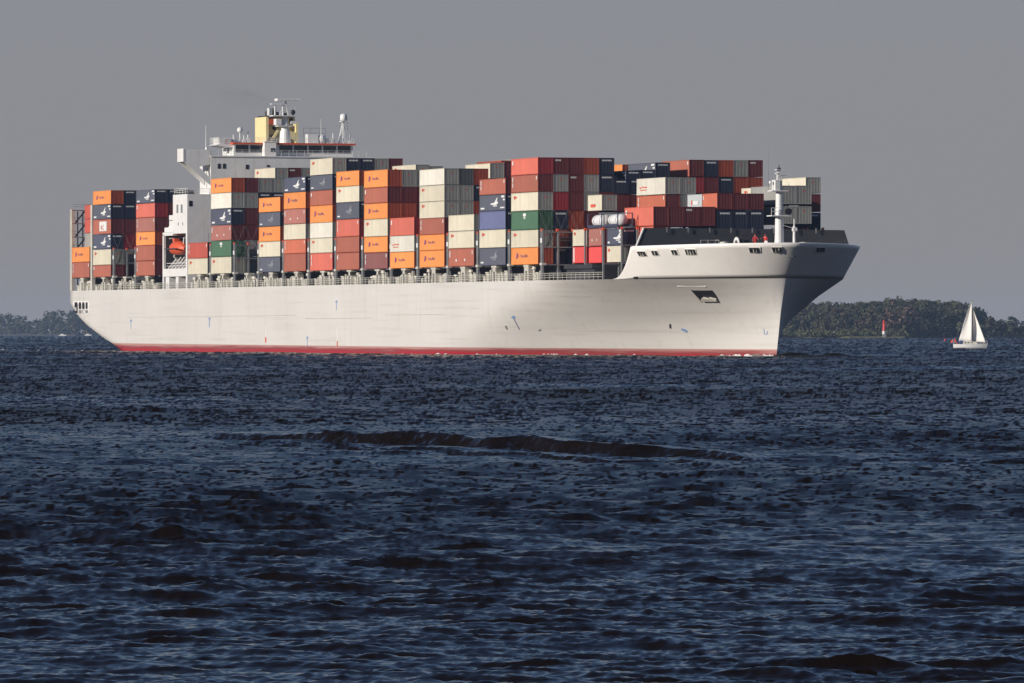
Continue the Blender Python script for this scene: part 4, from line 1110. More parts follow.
# ------------------------------------------------------------------ two crew in red on the winch platform
def skin_mesh(name, joints, edges, mat, parent, root=0, sub=1):
    me = bpy.data.meshes.new(name); me.from_pydata([j[:3] for j in joints], edges, [])
    o = bpy.data.objects.new(name, me); C.objects.link(o); o.parent = parent
    o.modifiers.new('skin', 'SKIN'); me.skin_vertices or None
    for i, j in enumerate(joints):
        sv = me.skin_vertices[0].data[i]; sv.radius = (j[3], j[4] if len(j) > 4 else j[3]); sv.use_root = (i == root)
    if sub: s = o.modifiers.new('sub', 'SUBSURF'); s.levels = sub; s.render_levels = sub
    me.materials.append(mat)
    return o
def person(loc, rz, label, arm, suit, group=None, sit=False):
    root = empty('person', loc, rz)
    tag(root, label, 'person', group)
    J = [(0,0,.95,.15,.11),(0,0,1.15,.14,.10),(0,0,1.40,.17,.11),(0,0,1.50,.07),(0,.0,1.56,.055),(0,.02,1.66,.095,.10),(0,.02,1.76,.07,.08)]
    E = [(0,1),(1,2),(2,3),(3,4),(4,5),(5,6)]
    def add(chain, frm):
        for c in chain:
            J.append(c); E.append((frm, len(J) - 1)); frm = len(J) - 1
    for s in (-1, 1):
        if sit: add([(s*.12,.05,.92,.10),(s*.14,.48,.90,.075),(s*.14,.50,.50,.05),(s*.14,.62,.45,.045)], 0)
        else: add([(s*.11,0,.88,.10),(s*.13,.03,.48,.07),(s*.14,0,.10,.05),(s*.15,.14,.045,.045)], 0)
        ax = arm[0 if s < 0 else 1]
        add([(s*.21,0,1.42,.065),(s*(.24 + ax[0]*.28),ax[1]*.28,1.42 - ax[2]*.28,.048),(s*(.24 + ax[0]*.5),ax[1]*.55,1.42 - ax[2]*.52,.036)], 2)
        hd = len(J) - 1; hx, hy, hz = J[hd][:3]
        add([(hx + s*.02, hy + .02, hz - .07, .035, .02)], hd); pm = len(J) - 1
        for f_ in range(4): add([(hx + s*.02 + (f_ - 1.5)*.018, hy + .03, hz - .15 - (.012 if f_ in (1, 2) else 0), .008)], pm)
        add([(hx - s*.03, hy + .05, hz - .10, .009)], pm)
    skin_mesh('body', J, E, M['skin'], root)
    # overalls: the same pose a little fuller, ending at neck, wrists and ankles
    J2 = [(0,0,.95,.19,.15),(0,0,1.15,.18,.14),(0,0,1.42,.20,.14),(0,0,1.49,.09)]; E2 = [(0,1),(1,2),(2,3)]
    def add2(chain, frm):
        for c in chain:
            J2.append(c); E2.append((frm, len(J2) - 1)); frm = len(J2) - 1
    for s in (-1, 1):
        if sit: add2([(s*.12,.05,.92,.13),(s*.14,.48,.90,.10),(s*.14,.50,.55,.08)], 0)
        else: add2([(s*.11,0,.88,.13),(s*.13,.03,.48,.10),(s*.14,0,.12,.085)], 0)
        ax = arm[0 if s < 0 else 1]
        add2([(s*.21,0,1.42,.09),(s*(.24 + ax[0]*.28),ax[1]*.28,1.42 - ax[2]*.28,.072),(s*(.24 + ax[0]*.47),ax[1]*.52,1.42 - ax[2]*.49,.06)], 2)
    skin_mesh('overalls', J2, E2, suit, root)
    a = MB(); a.lathe([(0.115, 1.69), (0.118, 1.74), (0.10, 1.80), (0.05, 1.835), (0.005, 1.84)], (0, .01, 0), 14); a.build('helmet', M['signal_red'], root, smooth=True)
    a = MB()
    for s in (-1, 1): a.box(s*.035 - .012, s*.035 + .012, .105, .12, 1.675, 1.69)
    a.prism([(.10, 1.63), (.145, 1.635), (.11, 1.68)], 0, -.014, .014); a.box(-.03, .03, .098, .112, 1.60, 1.608); a.build('face', M['skin'], root)
    return root
suit = paint('red_overalls', (0.58, 0.030, 0.030), 0.8, 0.1)
p1 = offpix(45, 755) - HB; p2 = offpix(45, 765.3) - HB
person(S2W(45.0, p1, 16.0), math.pi + 0.2, 'crew member in red overalls and helmet, standing left at the foredeck rail', ((.35, .5, .7), (.3, .1, .9)), suit)
person(S2W(45.0, p2, 16.0), math.pi - 0.5, 'crew member in red overalls nearer the white foremast, arm held out', ((.3, .1, .9), (.8, .3, .35)), suit)

# ------------------------------------------------------------------ river: one sheet of real waves out to the horizon
def band(N, Lm, lmin, lmax, rms, spread, seed, wdir):
    rs = np.random.RandomState(seed)
    k1 = 2 * np.pi * np.fft.fftfreq(N, Lm / N); kx, ky = np.meshgrid(k1, k1, indexing='ij'); k = np.hypot(kx, ky); k[0, 0] = 1e9
    lam = 2 * np.pi / k
    amp = np.where((lam > lmin) & (lam < lmax * 1.5), k ** -1.9, 0.0)
    amp *= np.exp(-(lam / (lmax * 0.75)) ** 4)
    th = np.arctan2(ky, kx) - wdir
    amp *= np.abs(np.cos(th)) ** spread + 0.03
    h = amp * (rs.randn(N, N) + 1j * rs.randn(N, N))
    z = np.fft.ifft2(h).real; sc = rms / z.std()
    out = [z * sc]
    for f in (1j * kx / k, 1j * ky / k, 1j * kx, 1j * ky): out.append(np.fft.ifft2(h * f).real * sc)
    return out, N, Lm
def sample(b, X, Y, which):
    fl, N, Lm = b
    u = (X / Lm * N) % N; v = (Y / Lm * N) % N
    i = np.floor(u).astype(int) % N; j = np.floor(v).astype(int) % N; fu = u - np.floor(u); fv = v - np.floor(v); i1 = (i + 1) % N; j1 = (j + 1) % N
    w = ((1-fu)*(1-fv), fu*(1-fv), (1-fu)*fv, fu*fv)
    return [fl[q][i, j]*w[0] + fl[q][i1, j]*w[1] + fl[q][i, j1]*w[2] + fl[q][i1, j1]*w[3] for q in which]
def sstep(a, b, x):
    t = np.clip((x - a) / (b - a), 0, 1); return t * t * (3 - 2 * t)
def water():
    rows = list(np.arange(720, 466, -0.34)) + list(np.arange(466, 426, -0.17)) + list(np.arange(426, 400, -0.45)) + list(np.arange(400, 338, -0.7))
    d = np.array([15, 25, 35, 45, 52] + [CAM_H * F / (r - HOR) for r in rows] + [5000, 6500, 8000, 9900.0])
    ang = np.concatenate([np.linspace(-50, -8, 40)[:-1], np.linspace(-8, -5.2, 60)[:-1], np.linspace(-5.2, 5.2, 960), np.linspace(5.2, 8, 60)[1:], np.linspace(8, 50, 40)[1:]])
    ta = np.tan(np.radians(ang))
    D, T = np.meshgrid(d, ta, indexing='ij')
    Y = D.copy(); X = D * T
    sp = np.gradient(d)[:, None] + 0 * X
    Z = np.zeros_like(X); OX = np.zeros_like(X); OY = np.zeros_like(X); SX = np.zeros_like(X); SY = np.zeros_like(X)
    # calmer and rougher patches drift across the river
    big = sample(band(256, 900.0, 40, 500, 1.0, 0.0, 5, 0), X * 1.0, Y * 0.9, (0,))[0]
    big2 = sample(band(256, 260.0, 10, 90, 1.0, 1.2, 6, math.pi / 2), X * 0.8, Y * 0.35, (0,))[0]
    gust = np.clip(1 + 0.15 * big + 0.30 * big2, 0.3, 1.7)
    # two calm streaks lying across the river
    sl1 = np.exp(-((Y - 300 - 0.25 * X - 7 * np.sin(X * 0.21)) / 13) ** 2) * sstep(-26, -12, X) * (1 - sstep(2, 12, X)) + np.exp(-((Y - 268 + 0.3 * X - 4 * np.sin(X * 0.3)) / 9) ** 2) * sstep(8, 16, X)
    gust = gust * (1 - 0.62 * np.clip(sl1 * (1 + 0.5 * big), 0, 1))
    RMS = []
    for (N, Lm, l0, l1, rms, spr, sd, wd, lo, hi, ch) in ((1024, 97.0, 1.8, 13, 0.043, 2.8, 1, math.pi/2 + 0.12, 0.7, 2.2, 1.0),
                                                     (1024, 37.0, 0.35, 1.7, 0.0225, 1.2, 2, math.pi/2 - 0.25, 0.25, 0.8, 0.9),
                                                     (1024, 11.0, 0.07, 0.42, 0.0074, 0.7, 3, math.pi/2 + 0.3, 0.10, 0.3, 0.7)):
        b = band(N, Lm, l0, l1, rms, spr, sd, wd)
        keep = 1 - sstep(lo, hi, sp)
        z, dx, dy, sx, sy = sample(b, (X + 0.11 * Y) * (1.0, 0.55, 0.7)[sd - 1], Y, (0, 1, 2, 3, 4))
        far = 1 - 0.40 * sstep(200, 700, Y)
        hk = keep if sd == 3 else np.maximum(keep, 0.85)
        Z += z * hk * gust; OX += dx * keep * gust * ch; OY += dy * keep * gust * ch
        SX += sx * (1 - keep) * gust * far; SY += sy * (1 - keep) * gust * far
        print('band', sd, 'slope', b[0][3].std(), b[0][4].std())
        RMS.append(keep)
    # the old wake of the passing ship: one long low crest with a steep near face
    yc = np.interp(X, [-30, -16, -10, -2, 3.4, 6.5, 14, 30], [235, 217, 208, 189, 175, 170, 167, 158]) + 0.5 * np.sin(X * 0.55 + 1.0) + 0.35 * np.sin(X * 1.7) + 0.2 * np.sin(X * 3.7 + 1)
    yc = yc + 0.45 * sample(band(256, 47.0, 1.5, 8, 1.0, 0.3, 13, 0), X, 0 * X, (0,))[0]
    wob = sample(band(256, 60.0, 1.5, 9, 1.0, 0.3, 12, 0), X, 0.25 * Y, (0,))[0]
    amp = (0.43 * np.exp(-np.abs((X + 1.2) / 7.8) ** 2.2) + 0.10 * sstep(7, 10, X) * (1 - sstep(15, 20, X))) * (1 + 0.05 * wob)
    s = Y - yc
    crest = amp * np.where(s < 0, np.exp(-np.abs(s / (0.95 + 0.05 * wob)) ** 1.5), np.exp(-(s / 8.0) ** 2)) * (1 + 0.07 * np.sin(X * 1.5 + 0.3 * Y))
    s2 = s + 8 + 0.6 * wob
    crest += 0.30 * amp * np.where(s2 < 0, np.exp(-np.abs(s2 / 0.6) ** 1.7), np.exp(-(s2 / 5.0) ** 2))
    face = np.clip(amp / 0.30, 0, 1) * sstep(-2.4, -1.2, s) * (1 - sstep(-0.1, 0.9, s)) + 0.6 * np.clip(amp / 0.30, 0, 1) * sstep(-1.6, -0.9, s2) * (1 - sstep(-0.1, 0.5, s2))
    rip = sample(band(256, 23.0, 0.5, 4, 1.0, 0.4, 14, 0.4), X, Y * 1.5, (0,))[0]
    face *= np.clip(1.0 + 0.22 * rip, 0.4, 1.6)
    calm = 1 - 0.40 * np.clip(crest / 0.25, 0, 1)
    Z = Z * calm + crest; OX *= calm; OY *= calm; SX *= calm; SY = SY * calm + 0.34 * face      # the near face is broken by steep small ripples
    X2 = X + OX; Y2 = Y + OY
    n, m = X.shape
    co = np.stack([X2, Y2, Z], -1).reshape(-1, 3)
    idx = np.arange(n * m).reshape(n, m)
    fc_ = np.stack([idx[:-1, :-1], idx[:-1, 1:], idx[1:, 1:], idx[1:, :-1]], -1).reshape(-1, 4)
    me = bpy.data.meshes.new('water')
    me.vertices.add(n * m); me.vertices.foreach_set('co', co.astype(np.float32).ravel())
    me.loops.add(fc_.size); me.loops.foreach_set('vertex_index', fc_.astype(np.int32).ravel())
    me.polygons.add(len(fc_)); me.polygons.foreach_set('loop_start', np.arange(0, fc_.size, 4, dtype=np.int32)); me.polygons.foreach_set('loop_total', np.full(len(fc_), 4, dtype=np.int32))
    me.polygons.foreach_set('use_smooth', np.ones(len(fc_), dtype=bool))
    me.update(calc_edges=True)
    # slopes of the waves that are finer than the sheet, and the ripple finer still, for the shader
    sl = np.stack([-SX, -SY - BIAS * (1 - RMS[1]), 0 * SX], -1).astype(np.float32)
    at = me.attributes.new('wave_slope', 'FLOAT_VECTOR', 'POINT'); at.data.foreach_set('vector', sl.ravel())
    miss = 0.008 + 0.05 * (1 - RMS[2]) + 0.03 * (1 - RMS[1]) + 0.02 * (1 - RMS[0])
    at = me.attributes.new('ripple', 'FLOAT', 'POINT'); at.data.foreach_set('value', (miss * gust * calm).astype(np.float32).ravel())
    o = bpy.data.objects.new('water', me); C.objects.link(o); o['kind'] = 'structure'
    m_ = bpy.data.materials.new('river_water'); m_.use_nodes = True
    t = m_.node_tree; N_ = t.nodes; Lk = t.links; bs = N_['Principled BSDF']
    bs.inputs['Base Color'].default_value = (0.0072, 0.0042, 0.0020, 1); bs.inputs['IOR'].default_value = 1.33
    ge = N_.new('ShaderNodeNewGeometry')
    atn = N_.new('ShaderNodeAttribute'); atn.attribute_name = 'ripple'
    ats = N_.new('ShaderNodeAttribute'); ats.attribute_name = 'wave_slope'
    # unresolved ripples widen the gloss
    rt = N_.new('ShaderNodeMath'); rt.operation = 'SQRT'; Lk.new(atn.outputs['Fac'], rt.inputs[0]); Lk.new(rt.outputs[0], bs.inputs['Roughness'])
    mp = N_.new('ShaderNodeMapping'); mp.inputs['Scale'].default_value = (0.6, 1.0, 1.0); Lk.new(ge.outputs['Position'], mp.inputs[0])
    nz = N_.new('ShaderNodeTexNoise'); nz.inputs['Scale'].default_value = 9.0; nz.inputs['Detail'].default_value = 3; Lk.new(mp.outputs[0], nz.inputs['Vector'])
    sb = N_.new('ShaderNodeVectorMath'); sb.operation = 'SUBTRACT'; sb.inputs[1].default_value = (0.5, 0.5, 0.5); Lk.new(nz.outputs['Color'], sb.inputs[0])
    ml = N_.new('ShaderNodeVectorMath'); ml.operation = 'MULTIPLY'; ml.inputs[1].default_value = (0.25, 0.35, 0); Lk.new(sb.outputs[0], ml.inputs[0])
    ad = N_.new('ShaderNodeVectorMath'); ad.operation = 'ADD'; Lk.new(ats.outputs['Vector'], ad.inputs[0]); Lk.new(ml.outputs[0], ad.inputs[1])
    a2 = N_.new('ShaderNodeVectorMath'); a2.operation = 'ADD'; Lk.new(ge.outputs['Normal'], a2.inputs[0]); Lk.new(ad.outputs[0], a2.inputs[1])
    nn = N_.new('ShaderNodeVectorMath'); nn.operation = 'NORMALIZE'; Lk.new(a2.outputs[0], nn.inputs[0]); Lk.new(nn.outputs[0], bs.inputs['Normal'])
    me.materials.append(m_)
    return o
BIAS = 0.15          # seen from low over the water, the near faces of the small waves show and their backs are hidden
water()

# foam along the waterline
M['foam'] = paint('foam', (0.62, 0.60, 0.57), 0.9, 0.25, scale=3)
def foam(pts, seed, label, wide=0.5, high=0.25):
    rs = random.Random(seed); a = MB()
    for (t, off, n, spread) in pts:
        for i in range(n):
            tt = t + (rs.random() - .5) * spread; y0 = off - rs.random() * wide; r = 0.25 + rs.random() * 0.7; h = high * (0.4 + rs.random())
            p = [(tt + r * 1.8 * math.cos(q) * (0.7 + .5 * rs.random()), y0 + r * math.sin(q) * (0.7 + .5 * rs.random())) for q in [2 * math.pi * j / 7 for j in range(7)]]
            k = len(a.v); a.v += [(u, v, -0.25) for u, v in p] + [(tt, y0, h)]
            for j in range(7): a.f.append((k + j, k + (j + 1) % 7, k + 7)); a.m.append(0)
    o = a.build('foam', M['foam']); o.location = SHIP_O; o.rotation_euler = (0, 0, SHIP_R)
    tag(o, label, 'foam', kind='stuff')
    return o
def shell_y(t): return -(hb(t, 0.3)) - 0.15
foam([(t, shell_y(t) - 0.3, 6, 3.0) for t in np.arange(41, 49, 2.8)] + [(49.8, -0.6, 10, 2.5)], 1, 'white bow wave foam curling along the ship stem', 1.6, 0.20)
foam([(t, shell_y(t) - 0.2, 1, 12) for t in np.arange(-60, 30, 9)] + [(-2, shell_y(-2) - .3, 10, 8), (6, shell_y(6) - .3, 4, 9)], 2, 'broken white foam along the red waterline', 0.9, 0.16)
foam([(t, -16 - 4 * random.random(), 2, 9) for t in np.arange(-330, -228, 6)], 3, 'pale line of churned foam trailing from the stern', 3.0, 0.05)
# bow wave: a dark hump of water pushed ahead of the stem
def hump():
    a = MB(); nx, ny = 50, 12
    rs = np.random.RandomState(4)
    for i in range(nx):
        for j in range(ny):
            x = -4 + 34 * i / (nx - 1); y = -2.5 + 5.0 * j / (ny - 1)
            z = -0.15 + 0.62 * math.exp(-((y) / 1.1) ** 2) * math.exp(-((x - 3) / 14) ** 2) * (0.8 + 0.35 * math.sin(x * 0.9) ) - 0.02 * abs(x - 10) * 0.1
            a.v.append((x, y, z + rs.randn() * 0.02))
    for i in range(nx - 1):
        for j in range(ny - 1):
            k = i * ny + j; a.f.append((k, k + ny, k + ny + 1, k + 1)); a.m.append(0)
    o = a.build('bow_wave', bpy.data.materials['river_water'], smooth=True)
    p = S2W(49.5, 0.5, 0); o.location = p; o.rotation_euler = (0, 0, 0.10); o['kind'] = 'structure'
hump()

# ------------------------------------------------------------------ far shores and woods
def leaf_mat(name, rgb, var=0.35):
    m = bpy.data.materials.new(name); m.use_nodes = True; t = m.node_tree; bs = t.nodes['Principled BSDF']
    bs.inputs['Roughness'].default_value = 0.8
    at = t.nodes.new('ShaderNodeAttribute'); at.attribute_name = 'tint'
    vm = t.nodes.new('ShaderNodeVectorMath'); vm.operation = 'MULTIPLY'; vm.inputs[0].default_value = rgb
    t.links.new(at.outputs['Vector'], vm.inputs[1]); t.links.new(vm.outputs[0], bs.inputs['Base Color'])
    return m
M['leaf'] = leaf_mat('foliage', (1, 1, 1))
M['bark'] = paint('bark', (0.06, 0.045, 0.035), 0.9, 0.3)
GREENS = [(0.042, 0.050, 0.019), (0.056, 0.058, 0.022), (0.031, 0.040, 0.017), (0.072, 0.062, 0.026), (0.050, 0.046, 0.020)]
AUTUMN = [(0.150, 0.075, 0.030), (0.13, 0.062, 0.032), (0.11, 0.075, 0.03)]
class Leaves:
    def __init__(s): s.v = []; s.c = []
    def crown(s, x, y, z0, h, r, rgb, n, q, rs):
        lumps = []
        for i in range(9):
            f = rs.rand(); a_ = rs.rand() * 6.283
            w = r * (0.25 + 0.55 * math.sin(math.pi * (0.12 + 0.8 * f)))
            lumps.append((x + w * math.cos(a_) * 0.8, y + w * math.sin(a_) * 0.8, z0 + h * (0.18 + 0.70 * f), r * (0.30 + 0.22 * rs.rand()), 0.72 + 0.55 * rs.rand()))
        lumps.append((x, y, z0 + h * 0.86, r * 0.34, 1.0)); lumps.append((x, y, z0 + h * 0.5, r * 0.6, 0.9))
        for i in range(n):
            lx, ly, lz, lr, lt = lumps[rs.randint(len(lumps))]
            d = rs.randn(3); d /= np.linalg.norm(d); rr = lr * (0.55 + 0.5 * rs.rand())
            c = np.array((lx, ly, lz)) + d * rr * np.array((1, 1, 0.85))
            nn = d + 0.5 * rs.randn(3); nn /= np.linalg.norm(nn)
            u = np.cross(nn, (0.3, 0.2, 1)); u /= np.linalg.norm(u); w = np.cross(nn, u)
            a_, b_ = q * (0.6 + 0.8 * rs.rand()), q * (0.6 + 0.8 * rs.rand())
            s.v += [c - u*a_, c - w*b_*0.8, c + u*a_, c + w*b_]
            t = lt * (0.75 + 0.5 * rs.rand()); s.c.append((rgb[0]*t, rgb[1]*t, rgb[2]*t))
    def build(s, name, parent=None):
        me = bpy.data.meshes.new(name); n = len(s.c)
        V = np.array(s.v, dtype=np.float32)
        me.vertices.add(4 * n); me.vertices.foreach_set('co', V.ravel())
        me.loops.add(4 * n); me.loops.foreach_set('vertex_index', np.arange(4 * n, dtype=np.int32))
        me.polygons.add(n); me.polygons.foreach_set('loop_start', np.arange(0, 4 * n, 4, dtype=np.int32)); me.polygons.foreach_set('loop_total', np.full(n, 4, dtype=np.int32))
        me.update(calc_edges=True)
        at = me.attributes.new('tint', 'FLOAT_VECTOR', 'FACE'); at.data.foreach_set('vector', np.array(s.c, dtype=np.float32).ravel())
        me.materials.append(M['leaf'])
        o = bpy.data.objects.new(name, me); C.objects.link(o)
        if parent is not None: o.parent = parent
        return o
def px(x, d): return (x - 512.0) * d / F
def hz(y, d): return (HOR - y) * d / F + CAM_H
def tree(x, ytop, d, width_px, rgb, label, group, seed, n=420, q=0.75):
    rs = np.random.RandomState(seed); H_ = hz(ytop, d) - 1.0; r = width_px * d / F / 2
    root = empty('tree', (px(x, d), d, 1.0)); tag(root, label, 'tree', group)
    a = MB(); a.tube((0, 0, -0.5), (0.2, 0, H_ * 0.45), 0.42, 0.25); a.tube((0.2, 0, H_ * 0.45), (-0.3, 0.2, H_ * 0.85), 0.25, 0.06)
    for k in range(5):
        an = k * 1.3; z = H_ * (0.3 + 0.1 * k); a.tube((0.1, 0, z), (r * 0.6 * math.cos(an), r * 0.6 * math.sin(an), z + H_ * 0.15), 0.14, 0.04, n=5)
    a.build('trunk', M['bark'], root)
    L = Leaves(); L.crown(0, 0, H_ * 0.10, H_ * 0.90, r, rgb, n, q, rs); L.build('crown', root)
    return root
# low land carrying the woods
M['reed'] = paint('reed_bank', (0.105, 0.095, 0.035), 0.9, 0.35, scale=0.05)
M['sand'] = paint('sand_beach', (0.10, 0.085, 0.06), 0.9, 0.2, scale=0.05)
def bank(name, pts, h, mat, depth=900):
    a = MB(); k = 0
    n = len(pts)
    for x, d in pts: a.v += [(px(x, d), d, -0.5), (px(x, d), d + 6, h), (px(x, d), d + depth, h + 0.4)]
    for i in range(n - 1):
        for j in range(2): a.f.append((3*i + j, 3*i + 3 + j, 3*i + 4 + j, 3*i + 1 + j)); a.m.append(0)
    o = a.build(name, mat); o['kind'] = 'structure'; return o
bank('shore', [(500, 4300), (640, 4200), (780, 4050), (850, 3980), (905, 3980), (925, 4080), (985, 4120), (1060, 4100), (1300, 4300)], 1.0, M['reed'])
bank('far_shore', [(-500, 8300), (-200, 8100), (0, 8000), (40, 7800), (75, 7700), (140, 7900), (300, 8600), (500, 9000)], 0.8, M['sand'])
# reeds and bushes on the bank
rs = np.random.RandomState(21); L = Leaves()
for i in range(420):
    x = rs.uniform(700, 912); d = 3990 + rs.rand() * 25 + (30 if x < 800 else 0); h = rs.uniform(2.0, 5.5)
    L.crown(px(x, d), d, 0.6, h, 2.4, (0.085, 0.088, 0.028) if rs.rand() < .75 else (0.05, 0.06, 0.02), 26, 0.5, rs)
for i in range(120):
    x = rs.uniform(985, 1100); d = 4112 + rs.rand() * 20; L.crown(px(x, d), d, 0.6, rs.uniform(1.2, 3), 2.4, (0.09, 0.082, 0.03), 22, 0.5, rs)
tag(L.build('reeds'), 'olive reed belt and bushes along the right-hand shore', 'reeds', kind='stuff')
# the wood itself reads as one mass
PROF_X = [560, 700, 760, 785, 800, 822, 845, 860, 872, 886, 900, 915, 930, 940, 950, 962, 972, 982, 988]
PROF_Y = [312, 308, 306, 303, 300, 298.5, 300, 299, 297, 296.5, 294.5, 294.5, 295, 297.5, 296, 299, 302, 307, 315]
rs = np.random.RandomState(8); L = Leaves()
for layer, (dd, dy) in enumerate(((0, 13), (25, 7), (55, 2), (95, 0), (130, 1))):
    x = 600.0 + layer
    while x < 983:
        base = np.interp(x, [780, 905, 925, 985], [4030, 4000, 4088, 4128])
        d = base + 12 + dd + rs.rand() * 18; top = float(np.interp(x, PROF_X, PROF_Y)) + dy * (0.6 + 0.8 * rs.rand()) + rs.uniform(-1.0, 3.0)
        top = max(top, float(np.interp(x, PROF_X, PROF_Y)) - 0.5)
        col = GREENS[rs.randint(5)]
        if rs.rand() < 0.07 and x < 910: col = (0.070, 0.050, 0.026)
        L.crown(px(x, d), d, 1.0, hz(top, d) - 1.0, rs.uniform(4.2, 6.8), col, 620 if layer < 2 else 420, 0.62, rs)
        x += rs.uniform(5.5, 10)
for i in range(60):
    x = rs.uniform(640, 985); d = float(np.interp(x, [780, 905, 925, 985], [4030, 4000, 4088, 4128])) + 190 + rs.rand() * 60; top = float(np.interp(x, PROF_X, PROF_Y)) + rs.uniform(2, 5)
    L.crown(px(x, d), d, 1.0, hz(top, d) - 1.0, rs.uniform(7, 9), GREENS[rs.randint(5)], 260, 1.1, rs)
for i in range(90):
    x = rs.uniform(902, 988); d = float(np.interp(x, [905, 925, 985], [4000, 4088, 4128])) + rs.rand() * 8
    L.crown(px(x, d), d, -0.5, rs.uniform(5, 10), rs.uniform(3.0, 4.5), GREENS[rs.randint(5)], 130, 0.85, rs)
for i in range(60):
    x = rs.uniform(984, 1070); L.crown(px(x, 4150), 4150 + rs.rand() * 25, -0.5, rs.uniform(5, 10.5), rs.uniform(3.5, 5), GREENS[rs.randint(5)], 150, 0.8, rs)
tag(L.build('wood'), 'dense dark green wood along the right-hand shore behind the beacon', 'wood', kind='stuff')
TG = 'single trees standing out from the far wood'
tree(894, 299, 4004, 26, (0.088, 0.052, 0.034), 'broad russet autumn tree right behind the red and white beacon', TG, 31, 700)
tree(910, 304, 4020, 18, (0.075, 0.048, 0.034), 'narrower reddish-brown tree just right of the russet autumn tree', TG, 32, 460)
tree(862, 316, 3998, 16, (0.065, 0.045, 0.028), 'small brownish tree at the shore left of the beacon', TG, 33, 360)
tree(958, 308, 4086, 17, (0.070, 0.072, 0.036), 'pale olive tree at the wood edge behind the left of the sails', TG, 34, 420)
tree(990, 315.5, 4130, 14, GREENS[1], 'tallest of the small trees right of the sailboat', TG, 35, 330)
tree(1001, 319, 4140, 15, GREENS[0], 'low round tree right of the sailboat beside the tallest small one', TG, 36, 330)
tree(1012, 315.2, 4135, 12, GREENS[2], 'pointed small tree nearest the right picture edge', TG, 37, 300)
tree(926, 298, 4086, 20, (0.034, 0.046, 0.018), 'dark tree at the water edge where the wood steps forward', TG, 38, 460)
tree(944, 303, 4086, 22, (0.036, 0.046, 0.020), 'dark broad tree left of the sailboat at the wood edge', TG, 39, 460)
tree(975, 306, 4100, 20, (0.040, 0.050, 0.020), 'dark green tree directly behind the sailboat jib', TG, 40, 460)
# hazy wood to the left and beyond
rs = np.random.RandomState(9); L = Leaves()
for layer, (dd, dy) in enumerate(((0, 9), (60, 4), (130, 0))):
    x = -60.0 + layer * 2
    while x < 520:
        d = float(np.interp(x, [-60, 0, 40, 75, 140, 300, 520], [8050, 8010, 7810, 7710, 7910, 8610, 9000])) + 30 + dd
        top = float(np.interp(x, [-60, 0, 12, 24, 30, 40, 46, 52, 60, 66, 72, 140, 520], [313, 311.5, 312, 314.5, 319, 318, 311, 309.5, 309, 307.5, 306.5, 308, 314])) + dy + rs.uniform(-.6, 1.6)
        L.crown(px(x, d), d, -7.0, hz(top, d) + 7, rs.uniform(8, 12), GREENS[rs.randint(5)], 330, 1.2, rs)
        x += rs.uniform(5, 9)
for x0, x1, yt, d0 in ((1000, 1300, 320, 8200), (1300, 1700, 322, 8200)):
    x = x0
    while x < x1:
        L.crown(px(x, d0), d0, 1.0, hz(yt + rs.uniform(-1.5, 2), d0) - 1, rs.uniform(8, 12), GREENS[rs.randint(5)], 110, 2.0, rs); x += rs.uniform(5, 9)
tag(L.build('far_wood'), 'blue-grey hazy wooded shore far behind the ship stern', 'wood', kind='stuff')
bank('distant_shore', [(940, 8100), (1700, 8100)], 0.8, M['reed'])

# ------------------------------------------------------------------ beacon, buoy, boats
d = 3985.0
bc = empty('beacon', (px(884, d), d, 0)); tag(bc, 'red and white lighthouse beacon on a stone foot before the russet tree', 'beacon')
zz = lambda y_: hz(y_, d)
a = MB(); a.prism([(-1.3, -1.0), (1.3, -1.0), (1.05, zz(334.2)), (-1.05, zz(334.2))], 1, -1.2, 1.2); a.build('stone_foot', M['grey'], bc)
a = MB(); a.tube((0, 0, zz(334.2)), (0, 0, zz(331)), 1.0, 0.98, n=16); a.build('white_base', M['mark_white'], bc)
a = MB(); a.tube((0, 0, zz(331)), (0, 0, zz(323.6)), 0.95, 0.75, n=16); a.lathe([(0.95, zz(323.6)), (1.05, zz(323.4)), (1.05, zz(323.0)), (0.6, zz(322.8))], n=16); a.build('red_tower', M['signal_red'], bc)
a = MB(); a.lathe([(0.6, zz(322.8)), (0.6, zz(321.4)), (0.8, zz(321.2)), (0.3, zz(320.2)), (0.02, zz(319.6))], n=12); a.build('lantern_roof', M['signal_red'], bc)

d = 2600.0
by = empty('buoy', (px(945, d), d, 0)); by.scale = (.7, .7, .65); tag(by, 'small red channel buoy left of the white sailboat', 'buoy')
a = MB(); a.lathe([(0.02, -0.4), (0.6, -0.3), (0.65, 0.3), (0.3, 0.45), (0.02, 0.45)], n=12); a.build('float', M['signal_red'], by)
a = MB(); a.tube((0, 0, 0.4), (0, 0, 1.5), 0.32, 0.14); a.box(-.2, .2, -.2, .2, 1.5, 1.85); a.build('topmark', M['signal_red'], by)

